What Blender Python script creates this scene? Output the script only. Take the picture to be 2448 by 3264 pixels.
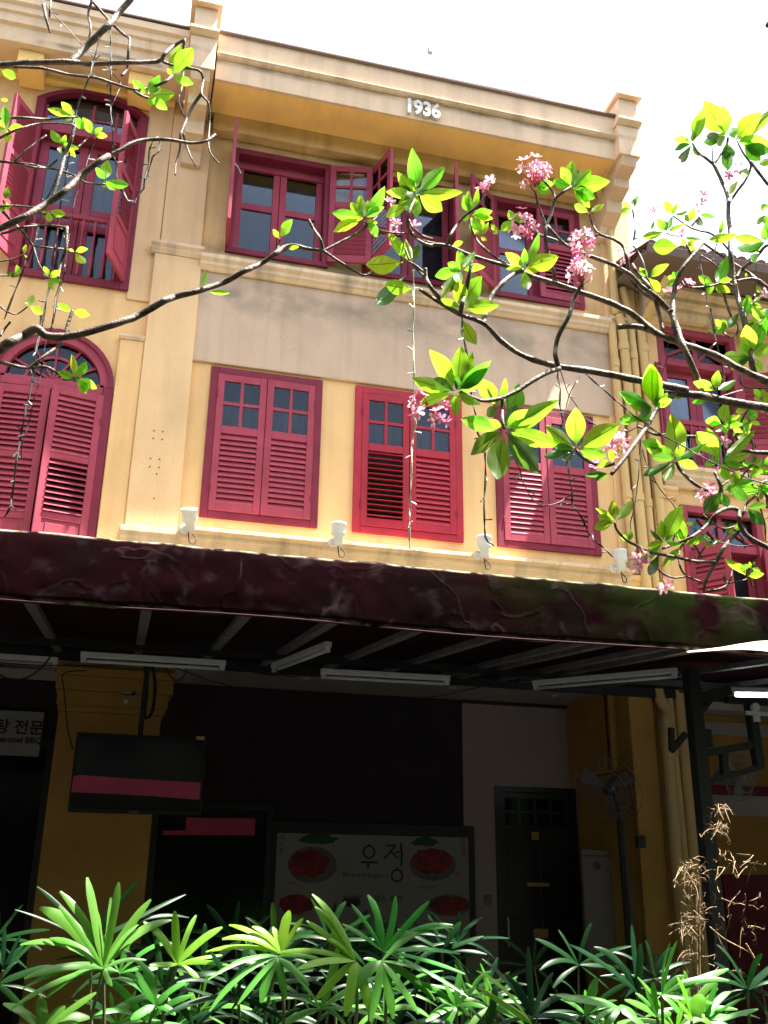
import bpy, bmesh, math, random
from mathutils import Vector, Matrix, noise
random.seed(7)
C = bpy.context.scene.collection
for o in list(bpy.data.objects): bpy.data.objects.remove(o)
# ------------------------------------------------------------------ camera
F = 3150.0
CAM = Vector((0, -10, 1.6))
def nrm(v): return v.normalized()
_Z = nrm(Vector((116, -8392, F))); _H = Vector((13004, 1362, F))
_X = nrm(_H - _Z * _H.dot(_Z)); _Y = _Z.cross(_X)
if _Y.z < 0: _Y = -_Y
R3 = Matrix((_X, _Y, _Z))                      # world = R3 @ camera(x right, y down, z forward)
cd = bpy.data.cameras.new('camera'); cam = bpy.data.objects.new('camera', cd); C.objects.link(cam)
cd.sensor_fit = 'VERTICAL'; cd.sensor_height = 24; cd.lens = 24 * F / 3264; cd.clip_end = 500; cd.clip_start = .05
M = Matrix((R3 @ Vector((1,0,0)), R3 @ Vector((0,-1,0)), R3 @ Vector((0,0,-1)))).transposed().to_4x4()
M.translation = CAM; cam.matrix_world = M
sc = bpy.context.scene; sc.camera = cam
# ------------------------------------------------------------------ light
SUN = Vector((.36, -.132, 1)).normalized()     # towards the sun
w = bpy.data.worlds.new('World'); sc.world = w; w.use_nodes = True
nt = w.node_tree; nt.nodes.clear()
sk = nt.nodes.new('ShaderNodeTexSky'); sk.sky_type = 'NISHITA'; sk.sun_disc = False
sk.sun_elevation = math.asin(SUN.z); sk.sun_rotation = math.atan2(SUN.x, SUN.y)
sk.dust_density = 4.0; sk.air_density = 1.0; sk.ozone_density = .6
hz = nt.nodes.new('ShaderNodeMix'); hz.data_type = 'RGBA'; hz.inputs[0].default_value = .6; hz.inputs[7].default_value = (2.7, 2.7, 2.8, 1)
nt.links.new(sk.outputs[0], hz.inputs[6])
bg = nt.nodes.new('ShaderNodeBackground'); bg.inputs[1].default_value = .12
wo = nt.nodes.new('ShaderNodeOutputWorld'); nt.links.new(hz.outputs[2], bg.inputs[0]); nt.links.new(bg.outputs[0], wo.inputs[0])
sl = bpy.data.lights.new('sun', 'SUN'); sl.energy = 5; sl.angle = math.radians(.5); sl.color = (1, .95, .86)
so = bpy.data.objects.new('sun', sl); C.objects.link(so); so.rotation_euler = SUN.to_track_quat('Z', 'Y').to_euler(); so.location = (0, -5, 20)
vs = sc.view_settings; vs.view_transform = 'Standard'; vs.look = 'None'; vs.exposure = 2.7; vs.gamma = 1; vs.use_curve_mapping = False
# ------------------------------------------------------------------ pixel helpers (photo pixel + distance plane -> point of the world)
REG = dict(S=(0,0,1/1.47559), A=(0,0,2.0232), B=(560,0,2.0232), C=(1300,250,2.0232), D=(1900,300,2.765), E=(0,900,2.0232), F=(560,1050,1.765),
  G=(1300,1050,2.0232), H=(1900,1000,2.2117), I=(0,1850,2.0232), J=(700,1950,1.8433), K=(1500,2000,1.75), L=(0,2650,1.3554),
  M=(1224,2650,1.3554), N=(1800,300,2.56), O=(2000,1500,3.703), P=(0,250,3.1596), Q=(1350,550,2.765), R=(0,2050,1.8222), T=(2050,2000,3.686), U=(1800,2500,2.56), V=(850,2600,2.5523))
def src(r, x, y):
    a = REG[r]; return a[0] + x / a[2], a[1] + y / a[2]
def ray(r, x, y):
    px, py = src(r, x, y); return R3 @ Vector((px - 1224, py - 1632, F))
def at(r, x, y, Y):
    d = ray(r, x, y); return CAM + d * ((Y + 10) / d.y)
def atz(r, x, y, z):
    d = ray(r, x, y); return CAM + d * ((z - 1.6) / d.z)
def pxm(r, p):                                  # metres per region pixel at point p
    return (R3.transposed() @ (p - CAM)).z / F / REG[r][2]
# ------------------------------------------------------------------ materials
def mat(name, col, rough=.7, spec=.3, noise_amt=0., nscale=4., bump=0., bscale=60., metal=0., col2=None, trans=None, coat=0, stretch=(1,1,1), hue=0., emit=None):
    m = bpy.data.materials.new(name); m.use_nodes = True; n = m.node_tree.nodes; l = m.node_tree.links
    p = n['Principled BSDF']; p.inputs['Base Color'].default_value = (*col, 1); p.inputs['Roughness'].default_value = rough
    p.inputs['Specular IOR Level'].default_value = spec; p.inputs['Metallic'].default_value = metal
    tc = n.new('ShaderNodeTexCoord'); out = None
    if noise_amt > 0 or col2:
        mp = n.new('ShaderNodeMapping'); mp.inputs['Scale'].default_value = stretch; l.new(tc.outputs['Object'], mp.inputs[0])
        nz = n.new('ShaderNodeTexNoise'); nz.inputs['Scale'].default_value = nscale; nz.inputs['Detail'].default_value = 8; nz.inputs['Roughness'].default_value = .62
        l.new(mp.outputs[0], nz.inputs['Vector'])
        rp = n.new('ShaderNodeValToRGB'); l.new(nz.outputs['Fac'], rp.inputs[0])
        c2 = col2 or tuple(c * (1 - noise_amt) for c in col)
        rp.color_ramp.elements[0].position = .34; rp.color_ramp.elements[0].color = (*c2, 1)
        rp.color_ramp.elements[1].position = .62; rp.color_ramp.elements[1].color = (*col, 1)
        out = rp.outputs[0]
    if hue > 0:
        oi = n.new('ShaderNodeObjectInfo'); hs = n.new('ShaderNodeHueSaturation'); mr = n.new('ShaderNodeMapRange')
        mr.inputs[3].default_value = 1 - hue; mr.inputs[4].default_value = 1 + hue; l.new(oi.outputs['Random'], mr.inputs[0]); l.new(mr.outputs[0], hs.inputs['Value'])
        if out: l.new(out, hs.inputs['Color'])
        else: hs.inputs['Color'].default_value = (*col, 1)
        out = hs.outputs[0]
    if out: l.new(out, p.inputs['Base Color'])
    if bump > 0:
        nb = n.new('ShaderNodeTexNoise'); nb.inputs['Scale'].default_value = bscale; nb.inputs['Detail'].default_value = 6; l.new(tc.outputs['Object'], nb.inputs['Vector'])
        b = n.new('ShaderNodeBump'); b.inputs['Strength'].default_value = bump; b.inputs['Distance'].default_value = .02; l.new(nb.outputs['Fac'], b.inputs['Height']); l.new(b.outputs[0], p.inputs['Normal'])
    if trans:
        t = n.new('ShaderNodeBsdfTranslucent'); t.inputs[0].default_value = (*trans[0], 1); mx = n.new('ShaderNodeMixShader'); mx.inputs[0].default_value = trans[1]
        l.new(p.outputs[0], mx.inputs[1]); l.new(t.outputs[0], mx.inputs[2]); l.new(mx.outputs[0], n['Material Output'].inputs[0])
    if emit:
        p.inputs['Emission Color'].default_value = (*emit[0], 1); p.inputs['Emission Strength'].default_value = emit[1]
    return m
def plaster(name, col, stain, s=1.0, streak=.5, dirt=None):
    """painted render: broad tone drift, soft rain streaks, small specks, fine bump"""
    m = mat(name, col, .85, .2, bump=.25, bscale=35); n = m.node_tree.nodes; l = m.node_tree.links; p = n['Principled BSDF']
    tc = n.new('ShaderNodeTexCoord')
    def nz(scale, st, lo, hi, detail=7):
        mp = n.new('ShaderNodeMapping'); mp.inputs['Scale'].default_value = st; l.new(tc.outputs['Object'], mp.inputs[0])
        t = n.new('ShaderNodeTexNoise'); t.inputs['Scale'].default_value = scale; t.inputs['Detail'].default_value = detail; l.new(mp.outputs[0], t.inputs['Vector'])
        r = n.new('ShaderNodeMapRange'); r.inputs[1].default_value = lo; r.inputs[2].default_value = hi; l.new(t.outputs['Fac'], r.inputs[0]); return r.outputs[0]
    def mixc(fac, a, b, k):
        mu = n.new('ShaderNodeMath'); mu.operation = 'MULTIPLY'; l.new(fac, mu.inputs[0]); mu.inputs[1].default_value = k
        mx = n.new('ShaderNodeMix'); mx.data_type = 'RGBA'; l.new(mu.outputs[0], mx.inputs[0]); l.new(a, mx.inputs[6]) if not isinstance(a, tuple) else setattr(mx.inputs[6], 'default_value', (*a, 1)); mx.inputs[7].default_value = (*b, 1); return mx.outputs[2]
    a = mixc(nz(.9, (1,1,1), .35, .7), col, tuple(c * .86 for c in col), .8 * s)
    a = mixc(nz(2.6, (2.2,1,.16), .50, .78), a, stain, streak * s)
    a = mixc(nz(1.7, (1,1,.8), .5, .75), a, stain, .45 * s)
    a = mixc(nz(38, (1,1,1), .70, .74, 3), a, tuple(c * .25 for c in stain), .55 * s)
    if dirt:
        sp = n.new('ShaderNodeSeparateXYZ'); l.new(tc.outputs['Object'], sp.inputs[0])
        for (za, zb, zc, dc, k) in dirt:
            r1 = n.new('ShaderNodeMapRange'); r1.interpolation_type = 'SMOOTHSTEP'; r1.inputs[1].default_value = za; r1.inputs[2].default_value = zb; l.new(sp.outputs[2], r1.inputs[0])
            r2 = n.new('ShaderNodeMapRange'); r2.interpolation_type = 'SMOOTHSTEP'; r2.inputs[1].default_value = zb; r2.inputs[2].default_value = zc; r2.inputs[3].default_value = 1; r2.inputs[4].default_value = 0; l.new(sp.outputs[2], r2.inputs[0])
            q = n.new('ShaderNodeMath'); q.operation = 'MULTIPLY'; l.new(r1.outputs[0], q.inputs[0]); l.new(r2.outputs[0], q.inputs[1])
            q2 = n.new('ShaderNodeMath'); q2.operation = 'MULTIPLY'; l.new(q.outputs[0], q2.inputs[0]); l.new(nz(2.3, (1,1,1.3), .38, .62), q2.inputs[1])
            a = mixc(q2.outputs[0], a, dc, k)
    l.new(a, p.inputs['Base Color']); return m
m_wall = plaster('plaster_yellow', (.78,.50,.245), (.42,.27,.14), .8)
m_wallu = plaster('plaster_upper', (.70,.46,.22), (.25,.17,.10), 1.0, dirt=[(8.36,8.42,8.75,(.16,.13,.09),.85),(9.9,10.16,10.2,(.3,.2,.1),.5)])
m_pil = plaster('plaster_pilaster', (.75,.51,.29), (.42,.28,.16), .7)
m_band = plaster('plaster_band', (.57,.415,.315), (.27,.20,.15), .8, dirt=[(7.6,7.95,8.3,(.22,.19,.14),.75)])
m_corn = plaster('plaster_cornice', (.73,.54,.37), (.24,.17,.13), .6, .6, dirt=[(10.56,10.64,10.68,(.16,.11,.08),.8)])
m_soff = plaster('plaster_soffit', (.92,.60,.22), (.52,.34,.16), .7)
m_mould = plaster('plaster_moulding', (.72,.55,.40), (.25,.2,.15), 1.0, .8)
m_red = mat('painted_wood_red', (.35,.052,.090), .6, .22, .28, 3, .12, 90, hue=.07)
m_red2 = mat('painted_wood_bright_red', (.38,.02,.045), .55, .25, .25, 3, .12, 90, hue=.05)
m_redf = mat('painted_frame_maroon', (.20,.02,.048), .6, .22, .25, 4, .12, 90)
m_dark = mat('dark_room', (.015,.015,.018), .9, .1)
m_curt = mat('curtain', (.055,.068,.088), .9, .1, .25, 3, stretch=(3,1,.3))  # tint of the slats that imitate bands reflected in the upper panes
m_white = mat('white_enamel', (.60,.63,.68), .45, .3, .12, 9)
m_num = mat('white_numeral_paint', (.60,.58,.55), .6, .3, .15, 20)
m_black = mat('black_steel', (.02,.02,.024), .5, .4, .3, 20, .1)
m_grey = mat('grey_steel', (.20,.19,.20), .6, .4, .4, 8, .1)
m_lead = mat('drip_edge_dark', (.17,.12,.11), .8, .2)
m_pipe = plaster('pipe_paint', (.62,.43,.2), (.3,.2,.1), .9)
m_ceil = mat('ceiling_board', (.42,.38,.37), .8, .2, .12, 2)
m_backwall = mat('charcoal_wall', (.038,.028,.035), .8, .2, .25, 2)
m_backpl = mat('greige_wall', (.42,.33,.32), .85, .2, .1, 2)
m_gwall = mat('ground_floor_yellow', (.50,.28,.08), .85, .2, .25, 1.5, .2, 40)
m_tile = mat('roof_tile', (.16,.10,.08), .8, .2, .5, 5)
m_screen = mat('tv_glass', (.006,.006,.008), .12, .5)
m_pinkrefl = mat('pink_reflection_tint', (.55,.08,.17), .7, .2, .15, 5)  # matte pink standing in for reflections on the screen and shop glass
m_paper = mat('poster_paper', (.30,.27,.27), .7, .3, .06, 3)
m_ink = mat('poster_ink', (.03,.025,.03), .6, .3)
m_meat = mat('printed_meat_red', (.30,.03,.03), .6, .3, .7, 14)
m_plate = mat('printed_plate', (.12,.12,.14), .5, .4, .3, 10)
m_green = mat('printed_greens', (.03,.10,.04), .6, .3, .5, 20)
m_door = mat('black_door_paint', (.012,.014,.014), .35, .5)
m_brass = mat('brass_plate', (.55,.38,.16), .5, .4, .2, 20)
m_shopgl = mat('shop_glass', (.006,.008,.009), .1, .22)
m_ground = mat('paving', (.055,.053,.05), .9, .2, .25, 3, .2, 20)
m_dry = mat('dry_bamboo', (.27,.18,.10), .7, .3, .3, 10)
m_stem = mat('palm_stem', (.10,.12,.05), .8, .2, .4, 20)
m_wire = mat('dark_cable', (.018,.018,.02), .6, .3)
m_wirew = mat('cream_cable', (.55,.5,.4), .6, .3)
m_bulb = mat('bulb_plastic', (.6,.6,.58), .25, .5)
m_tube = mat('lit_tube', (.9,.95,1), .4, .3, emit=((.85,.95,1), 6))
m_soil = mat('planter_concrete', (.2,.19,.17), .9, .2, .3, 5)
def glass():
    m = bpy.data.materials.new('window_glass'); m.use_nodes = True; n = m.node_tree.nodes; l = m.node_tree.links; n.clear()
    o = n.new('ShaderNodeOutputMaterial'); t = n.new('ShaderNodeBsdfTransparent'); t.inputs[0].default_value = (.85,.89,.93,1)
    g = n.new('ShaderNodeBsdfGlossy'); g.inputs[0].default_value = (.36,.40,.46,1); g.inputs[1].default_value = .03
    f = n.new('ShaderNodeFresnel'); f.inputs[0].default_value = 1.5; x = n.new('ShaderNodeMixShader')
    tc = n.new('ShaderNodeTexCoord'); nz = n.new('ShaderNodeTexNoise'); nz.inputs['Scale'].default_value = 2.5; b = n.new('ShaderNodeBump'); b.inputs['Strength'].default_value = .15
    l.new(tc.outputs['Object'], nz.inputs['Vector']); l.new(nz.outputs['Fac'], b.inputs['Height']); l.new(b.outputs[0], g.inputs['Normal'])
    l.new(f.outputs[0], x.inputs[0]); l.new(t.outputs[0], x.inputs[1]); l.new(g.outputs[0], x.inputs[2]); l.new(x.outputs[0], o.inputs[0]); return m
m_glass = glass()
def leafmat(name, c_top, c_tr, k, vein):
    m = bpy.data.materials.new(name); m.use_nodes = True; n = m.node_tree.nodes; l = m.node_tree.links; p = n['Principled BSDF']
    p.inputs['Roughness'].default_value = .36; p.inputs['Specular IOR Level'].default_value = .3 if vein else .36
    uv = n.new('ShaderNodeUVMap'); sp = n.new('ShaderNodeSeparateXYZ'); l.new(uv.outputs[0], sp.inputs[0])
    def ma(op, a, b=None, **k2):
        x = n.new('ShaderNodeMath'); x.operation = op
        for i, q in enumerate((a, b)):
            if q is None: continue
            if isinstance(q, (int, float)): x.inputs[i].default_value = q
            else: l.new(q, x.inputs[i])
        return x.outputs[0]
    av = ma('ABSOLUTE', sp.outputs[1])
    mid = ma('LESS_THAN', av, .06 if vein else .03)
    ph = ma('ADD', ma('MULTIPLY', sp.outputs[0], 22.0 if vein else 0.0), ma('MULTIPLY', av, -3.2 if vein else 9.0))
    side = ma('MULTIPLY', ma('GREATER_THAN', ma('SINE', ma('MULTIPLY', ph, 6.283)), .82), .28)
    v = ma('MAXIMUM', mid, side)
    nz = n.new('ShaderNodeTexNoise'); nz.inputs['Scale'].default_value = 9; tc = n.new('ShaderNodeTexCoord'); l.new(tc.outputs['Object'], nz.inputs['Vector'])
    oi = n.new('ShaderNodeObjectInfo')
    def colr(c, dk):
        hs = n.new('ShaderNodeHueSaturation'); hs.inputs['Color'].default_value = (*c, 1)
        r = n.new('ShaderNodeMapRange'); r.inputs[3].default_value = .475; r.inputs[4].default_value = .535; l.new(oi.outputs['Random'], r.inputs[0]); l.new(r.outputs[0], hs.inputs['Hue'])
        r2 = n.new('ShaderNodeMapRange'); r2.inputs[3].default_value = .8; r2.inputs[4].default_value = 1.2; l.new(nz.outputs['Fac'], r2.inputs[0]); l.new(r2.outputs[0], hs.inputs['Value'])
        mx = n.new('ShaderNodeMix'); mx.data_type = 'RGBA'; l.new(v, mx.inputs[0]); l.new(hs.outputs[0], mx.inputs[6]); mx.inputs[7].default_value = (*dk, 1); return mx.outputs[2]
    l.new(colr(c_top, tuple(x * 1.5 for x in c_top) if not vein else tuple(x * .8 for x in c_top)), p.inputs['Base Color'])
    t = n.new('ShaderNodeBsdfTranslucent'); l.new(colr(c_tr, tuple(x * .45 for x in c_tr)), t.inputs[0])
    mx = n.new('ShaderNodeMixShader'); mx.inputs[0].default_value = k; l.new(p.outputs[0], mx.inputs[1]); l.new(t.outputs[0], mx.inputs[2]); l.new(mx.outputs[0], n['Material Output'].inputs[0])
    return m
m_leaf = leafmat('frangipani_leaf', (.055,.13,.018), (.29,.66,.035), .62, True)
m_leafy = leafmat('frangipani_leaf_yellow', (.08,.14,.018), (.36,.64,.03), .62, True)
m_leafd = leafmat('frangipani_leaf_dark', (.035,.085,.02), (.12,.27,.025), .5, True)  # darker, less translucent copy of the leaf
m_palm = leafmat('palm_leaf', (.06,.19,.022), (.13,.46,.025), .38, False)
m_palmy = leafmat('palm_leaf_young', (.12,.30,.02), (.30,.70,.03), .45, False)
m_palmd = leafmat('palm_leaf_dark', (.006,.030,.008), (.02,.09,.012), .25, False)  # near-black leaf copy; shade among the rear fans is put into its colour
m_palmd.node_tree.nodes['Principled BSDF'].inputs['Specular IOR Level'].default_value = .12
m_petal = mat('petal_pink', (.75,.28,.42), .5, .3, 0, 8, col2=(.7,.08,.24), trans=((.8,.25,.42), .4), hue=.1)
m_petalw = mat('petal_pale', (.80,.55,.62), .5, .3, 0, 8, col2=(.75,.28,.42), trans=((.85,.5,.62), .4), hue=.1)
m_bark = mat('frangipani_bark', (.14,.095,.075), .6, .3, .0, 26, .45, 70, col2=(.035,.022,.02), stretch=(1,1,1))
def awnmat():
    m = mat('awning_cloth', (.045,.006,.016), 1.0, 0.0, bump=.3, bscale=90); n = m.node_tree.nodes; l = m.node_tree.links; p = n['Principled BSDF']
    tc = n.new('ShaderNodeTexCoord'); sp = n.new('ShaderNodeSeparateXYZ'); l.new(tc.outputs['Object'], sp.inputs[0])
    def nz(scale, st, lo, hi):
        mp = n.new('ShaderNodeMapping'); mp.inputs['Scale'].default_value = st; l.new(tc.outputs['Object'], mp.inputs[0])
        t = n.new('ShaderNodeTexNoise'); t.inputs['Scale'].default_value = scale; t.inputs['Detail'].default_value = 9; l.new(mp.outputs[0], t.inputs['Vector'])
        r = n.new('ShaderNodeMapRange'); r.inputs[1].default_value = lo; r.inputs[2].default_value = hi; l.new(t.outputs['Fac'], r.inputs[0]); return r.outputs[0]
    def rng(sock, a, b, c, d):
        r = n.new('ShaderNodeMapRange'); [setattr(r.inputs[i+1], 'default_value', q) for i, q in enumerate((a, b, c, d))]; l.new(sock, r.inputs[0]); return r.outputs[0]
    def mul(a, b):
        x = n.new('ShaderNodeMath'); x.operation = 'MULTIPLY'; x.use_clamp = True; l.new(a, x.inputs[0])
        if isinstance(b, float): x.inputs[1].default_value = b
        else: l.new(b, x.inputs[1])
        return x.outputs[0]
    def add(a, b):
        x = n.new('ShaderNodeMath'); x.operation = 'ADD'; x.use_clamp = True; l.new(a, x.inputs[0]); l.new(b, x.inputs[1]); return x.outputs[0]
    def mx(f, a, b):
        x = n.new('ShaderNodeMix'); x.data_type = 'RGBA'; l.new(f, x.inputs[0])
        if isinstance(a, tuple): x.inputs[6].default_value = (*a, 1)
        else: l.new(a, x.inputs[6])
        x.inputs[7].default_value = (*b, 1); return x.outputs[2]
    c = mx(nz(2.2, (1,1,.6), .4, .62), (.0105,.0030,.0042), (.006,.003,.0038))
    c = mx(mul(nz(5, (1,1,1.4), .56, .72), .5), c, (.040,.026,.030))
    side = add(rng(sp.outputs[0], 1.7, 3.8, 0, 1), rng(sp.outputs[0], -1.0, -1.7, 0, 1))
    low = rng(sp.outputs[2], 3.2, 3.6, .35, 1.1)
    c = mx(mul(mul(side, low), nz(3.2, (1,1,1.6), .38, .55)), c, (.010,.018,.004))
    rn = n.new('ShaderNodeTexNoise'); rn.inputs['Scale'].default_value = 2.1; rn.inputs['Detail'].default_value = 3; rn.inputs['Distortion'].default_value = .8; l.new(tc.outputs['Object'], rn.inputs['Vector'])
    r1 = n.new('ShaderNodeMath'); r1.operation = 'SUBTRACT'; l.new(rn.outputs['Fac'], r1.inputs[0]); r1.inputs[1].default_value = .5
    r2 = n.new('ShaderNodeMath'); r2.operation = 'ABSOLUTE'; l.new(r1.outputs[0], r2.inputs[0]); ridge = rng(r2.outputs[0], 0, .035, 1, 0)
    b2 = n.new('ShaderNodeBump'); b2.inputs['Strength'].default_value = .3; b2.inputs['Distance'].default_value = .006; l.new(ridge, b2.inputs['Height'])
    fb = n.new('ShaderNodeTexNoise'); fb.inputs['Scale'].default_value = 160; l.new(tc.outputs['Object'], fb.inputs['Vector'])
    b3 = n.new('ShaderNodeBump'); b3.inputs['Strength'].default_value = .15; b3.inputs['Distance'].default_value = .01; l.new(fb.outputs['Fac'], b3.inputs['Height']); l.new(b2.outputs[0], b3.inputs['Normal']); l.new(b3.outputs[0], p.inputs['Normal'])
    c = mx(mul(mul(ridge, nz(3, (1,1,1), .5, .62)), .55), c, (.045,.030,.033))
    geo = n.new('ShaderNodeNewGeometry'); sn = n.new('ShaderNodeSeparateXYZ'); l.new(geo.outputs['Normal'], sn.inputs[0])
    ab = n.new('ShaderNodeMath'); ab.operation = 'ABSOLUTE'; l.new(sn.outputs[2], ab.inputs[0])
    c = mx(mul(rng(ab.outputs[0], .35, .8, 0, 1), nz(7, (1,1,1), .42, .6)), c, (.30,.26,.18))  # pale dust on up-facing cloth, also painting in the sunlit rim
    l.new(c, p.inputs['Base Color']); return m
m_awn = awnmat()
m_awnu = mat('awning_underside', (.030,.004,.010), .8, .2, .3, 3)
# ------------------------------------------------------------------ object helpers
def tag(o, label=None, cat=None, group=None, kind=None):
    if label: o['label'] = label
    if cat: o['category'] = cat
    if group: o['group'] = group
    if kind: o['kind'] = kind
    return o
def empty(name, label, cat, loc=(0,0,0), group=None):
    o = bpy.data.objects.new(name, None); C.objects.link(o); o.location = loc; o.empty_display_size = .1
    return tag(o, label, cat, group)
def link(name, me, parent=None, mw=None):
    o = bpy.data.objects.new(name, me); C.objects.link(o)
    if parent is not None:
        o.parent = parent; o.matrix_parent_inverse = WM[parent].inverted() if parent in WM else parent.matrix_basis.inverted()
    if mw is not None: o.matrix_basis = mw
    WM[o] = (mw or Matrix()) if True else None
    return o
WM = {}
class MB:
    def __init__(s): s.v = []; s.f = []; s.uv = None
    def quad(s, a, b, c, d): i = len(s.v); s.v += [a, b, c, d]; s.f.append((i, i+1, i+2, i+3)); return s
    def box(s, x0, x1, y0, y1, z0, z1):
        i = len(s.v); s.v += [(x0,y0,z0),(x1,y0,z0),(x1,y1,z0),(x0,y1,z0),(x0,y0,z1),(x1,y0,z1),(x1,y1,z1),(x0,y1,z1)]
        s.f += [(i,i+3,i+2,i+1),(i+4,i+5,i+6,i+7),(i,i+1,i+5,i+4),(i+1,i+2,i+6,i+5),(i+2,i+3,i+7,i+6),(i+3,i,i+4,i+7)]; return s
    def prof(s, pts, x0, x1, m=None):            # (y,z) outline extruded along x
        i = len(s.v); k = len(pts); s.v += [(x0,y,z) for y,z in pts] + [(x1,y,z) for y,z in pts]
        for j in range(k): s.f.append((i+j, i+(j+1)%k, i+k+(j+1)%k, i+k+j))
        s.f.append(tuple(range(i, i+k))[::-1]); s.f.append(tuple(range(i+k, i+2*k))); return s
    def poly(s, pts, y0, y1):                    # (x,z) outline extruded along y
        i = len(s.v); k = len(pts); s.v += [(x,y0,z) for x,z in pts] + [(x,y1,z) for x,z in pts]
        for j in range(k): s.f.append((i+j, i+(j+1)%k, i+k+(j+1)%k, i+k+j))
        s.f.append(tuple(range(i, i+k))); s.f.append(tuple(range(i+k, i+2*k))[::-1]); return s
    def bar(s, a, b, w, h, up=Vector((0,0,1))):
        a = Vector(a); b = Vector(b); d = (b-a).normalized(); sx = d.cross(up).normalized() * w/2; sz = sx.cross(d).normalized() * h/2
        i = len(s.v)
        for p in (a, b):
            for u, v in ((-1,-1),(1,-1),(1,1),(-1,1)): s.v.append(tuple(p + sx*u + sz*v))
        s.f += [(i,i+3,i+2,i+1),(i+4,i+5,i+6,i+7),(i,i+1,i+5,i+4),(i+1,i+2,i+6,i+5),(i+2,i+3,i+7,i+6),(i+3,i,i+4,i+7)]; return s
    def tube(s, pts, rad, n=8, cap=True, sub=4, wob=0):
        P = [Vector(p) for p in pts]; rr = rad if isinstance(rad, (list, tuple)) else [rad]*len(P)
        if len(P) > 2 and sub > 1:
            Q = []; QR = []
            for i in range(len(P)-1):
                p0 = P[max(i-1,0)]; p1 = P[i]; p2 = P[i+1]; p3 = P[min(i+2,len(P)-1)]
                for k in range(sub):
                    t = k/sub; Q.append(.5*((2*p1)+(p2-p0)*t+(2*p0-5*p1+4*p2-p3)*t*t+(3*p1-p0-3*p2+p3)*t**3)); QR.append(rr[i]*(1-t)+rr[i+1]*t)
            Q.append(P[-1]); QR.append(rr[-1]); P, rr = Q, QR
        i0 = len(s.v); N = None
        for i, p in enumerate(P):
            d = (P[min(i+1,len(P)-1)] - P[max(i-1,0)])
            d = d.normalized() if d.length > 1e-9 else Vector((0,0,1))
            if N is None: N = d.cross(Vector((.3,.9,.1))).normalized()
            else:
                N = (N - d*N.dot(d)); N = N.normalized() if N.length > 1e-6 else d.orthogonal().normalized()
            Bn = d.cross(N)
            for k in range(n):
                a = 2*math.pi*k/n; r = rr[i]
                if wob: r *= 1 + wob*noise.noise((p*14 + N*math.cos(a) + Bn*math.sin(a))*1.0) + wob*.35*noise.noise(p*60)
                s.v.append(tuple(p + (N*math.cos(a)+Bn*math.sin(a))*r))
        m = len(P)
        for i in range(m-1):
            for k in range(n): s.f.append((i0+i*n+k, i0+i*n+(k+1)%n, i0+(i+1)*n+(k+1)%n, i0+(i+1)*n+k))
        if cap: s.f.append(tuple(i0+k for k in range(n))[::-1]); s.f.append(tuple(i0+(m-1)*n+k for k in range(n)))
        return s
    def lathe(s, prof, cx, cy, n=16, mtx=None):   # (r,z)
        i0 = len(s.v); mtx = mtx or Matrix.Translation((cx, cy, 0))
        for r, z in prof:
            for k in range(n):
                a = 2*math.pi*k/n; s.v.append(tuple(mtx @ Vector((r*math.cos(a), r*math.sin(a), z))))
        for i in range(len(prof)-1):
            for k in range(n): s.f.append((i0+i*n+k, i0+i*n+(k+1)%n, i0+(i+1)*n+(k+1)%n, i0+(i+1)*n+k))
        s.f.append(tuple(i0+k for k in range(n))[::-1]); s.f.append(tuple(i0+(len(prof)-1)*n+k for k in range(n))); return s
    def mesh(s, name, m, smooth=False, bevel=0):
        me = bpy.data.meshes.new(name); me.from_pydata(s.v, [], s.f); me.update()
        bm = bmesh.new(); bm.from_mesh(me)
        bmesh.ops.recalc_face_normals(bm, faces=bm.faces)
        if bevel: bmesh.ops.bevel(bm, geom=list(bm.edges), offset=bevel, segments=1, affect='EDGES')
        bm.to_mesh(me); bm.free()
        if smooth:
            for p in me.polygons: p.use_smooth = len(p.vertices) == 4
        me.materials.append(m); return me
    def build(s, name, m, parent=None, smooth=False, bevel=0, mw=None):
        return link(name, s.mesh(name, m, smooth, bevel), parent, mw)
def box(name, m, parent, *a, bevel=.004, mw=None): return MB().box(*a).build(name, m, parent, bevel=bevel, mw=mw)
def struct(name, m, *a):
    o = MB().box(*a).build(name, m, None); o['kind'] = 'structure'; return o
def text(name, body, size, ext, m, parent, mw, align='CENTER', sx=1, off=0):
    cu = bpy.data.curves.new(name, 'FONT'); cu.body = body; cu.size = size; cu.extrude = ext; cu.align_x = align; cu.resolution_u = 4; cu.offset = off
    t = bpy.data.objects.new(name + '_t', cu); C.objects.link(t)
    dg = bpy.context.evaluated_depsgraph_get(); me = bpy.data.meshes.new_from_object(t.evaluated_get(dg)); bpy.data.objects.remove(t)
    me.materials.clear(); me.materials.append(m)
    return link(name, me, parent, mw @ Matrix.Diagonal((sx,1,1,1)))
RX90 = Matrix.Rotation(math.radians(90), 4, 'X')
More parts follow.
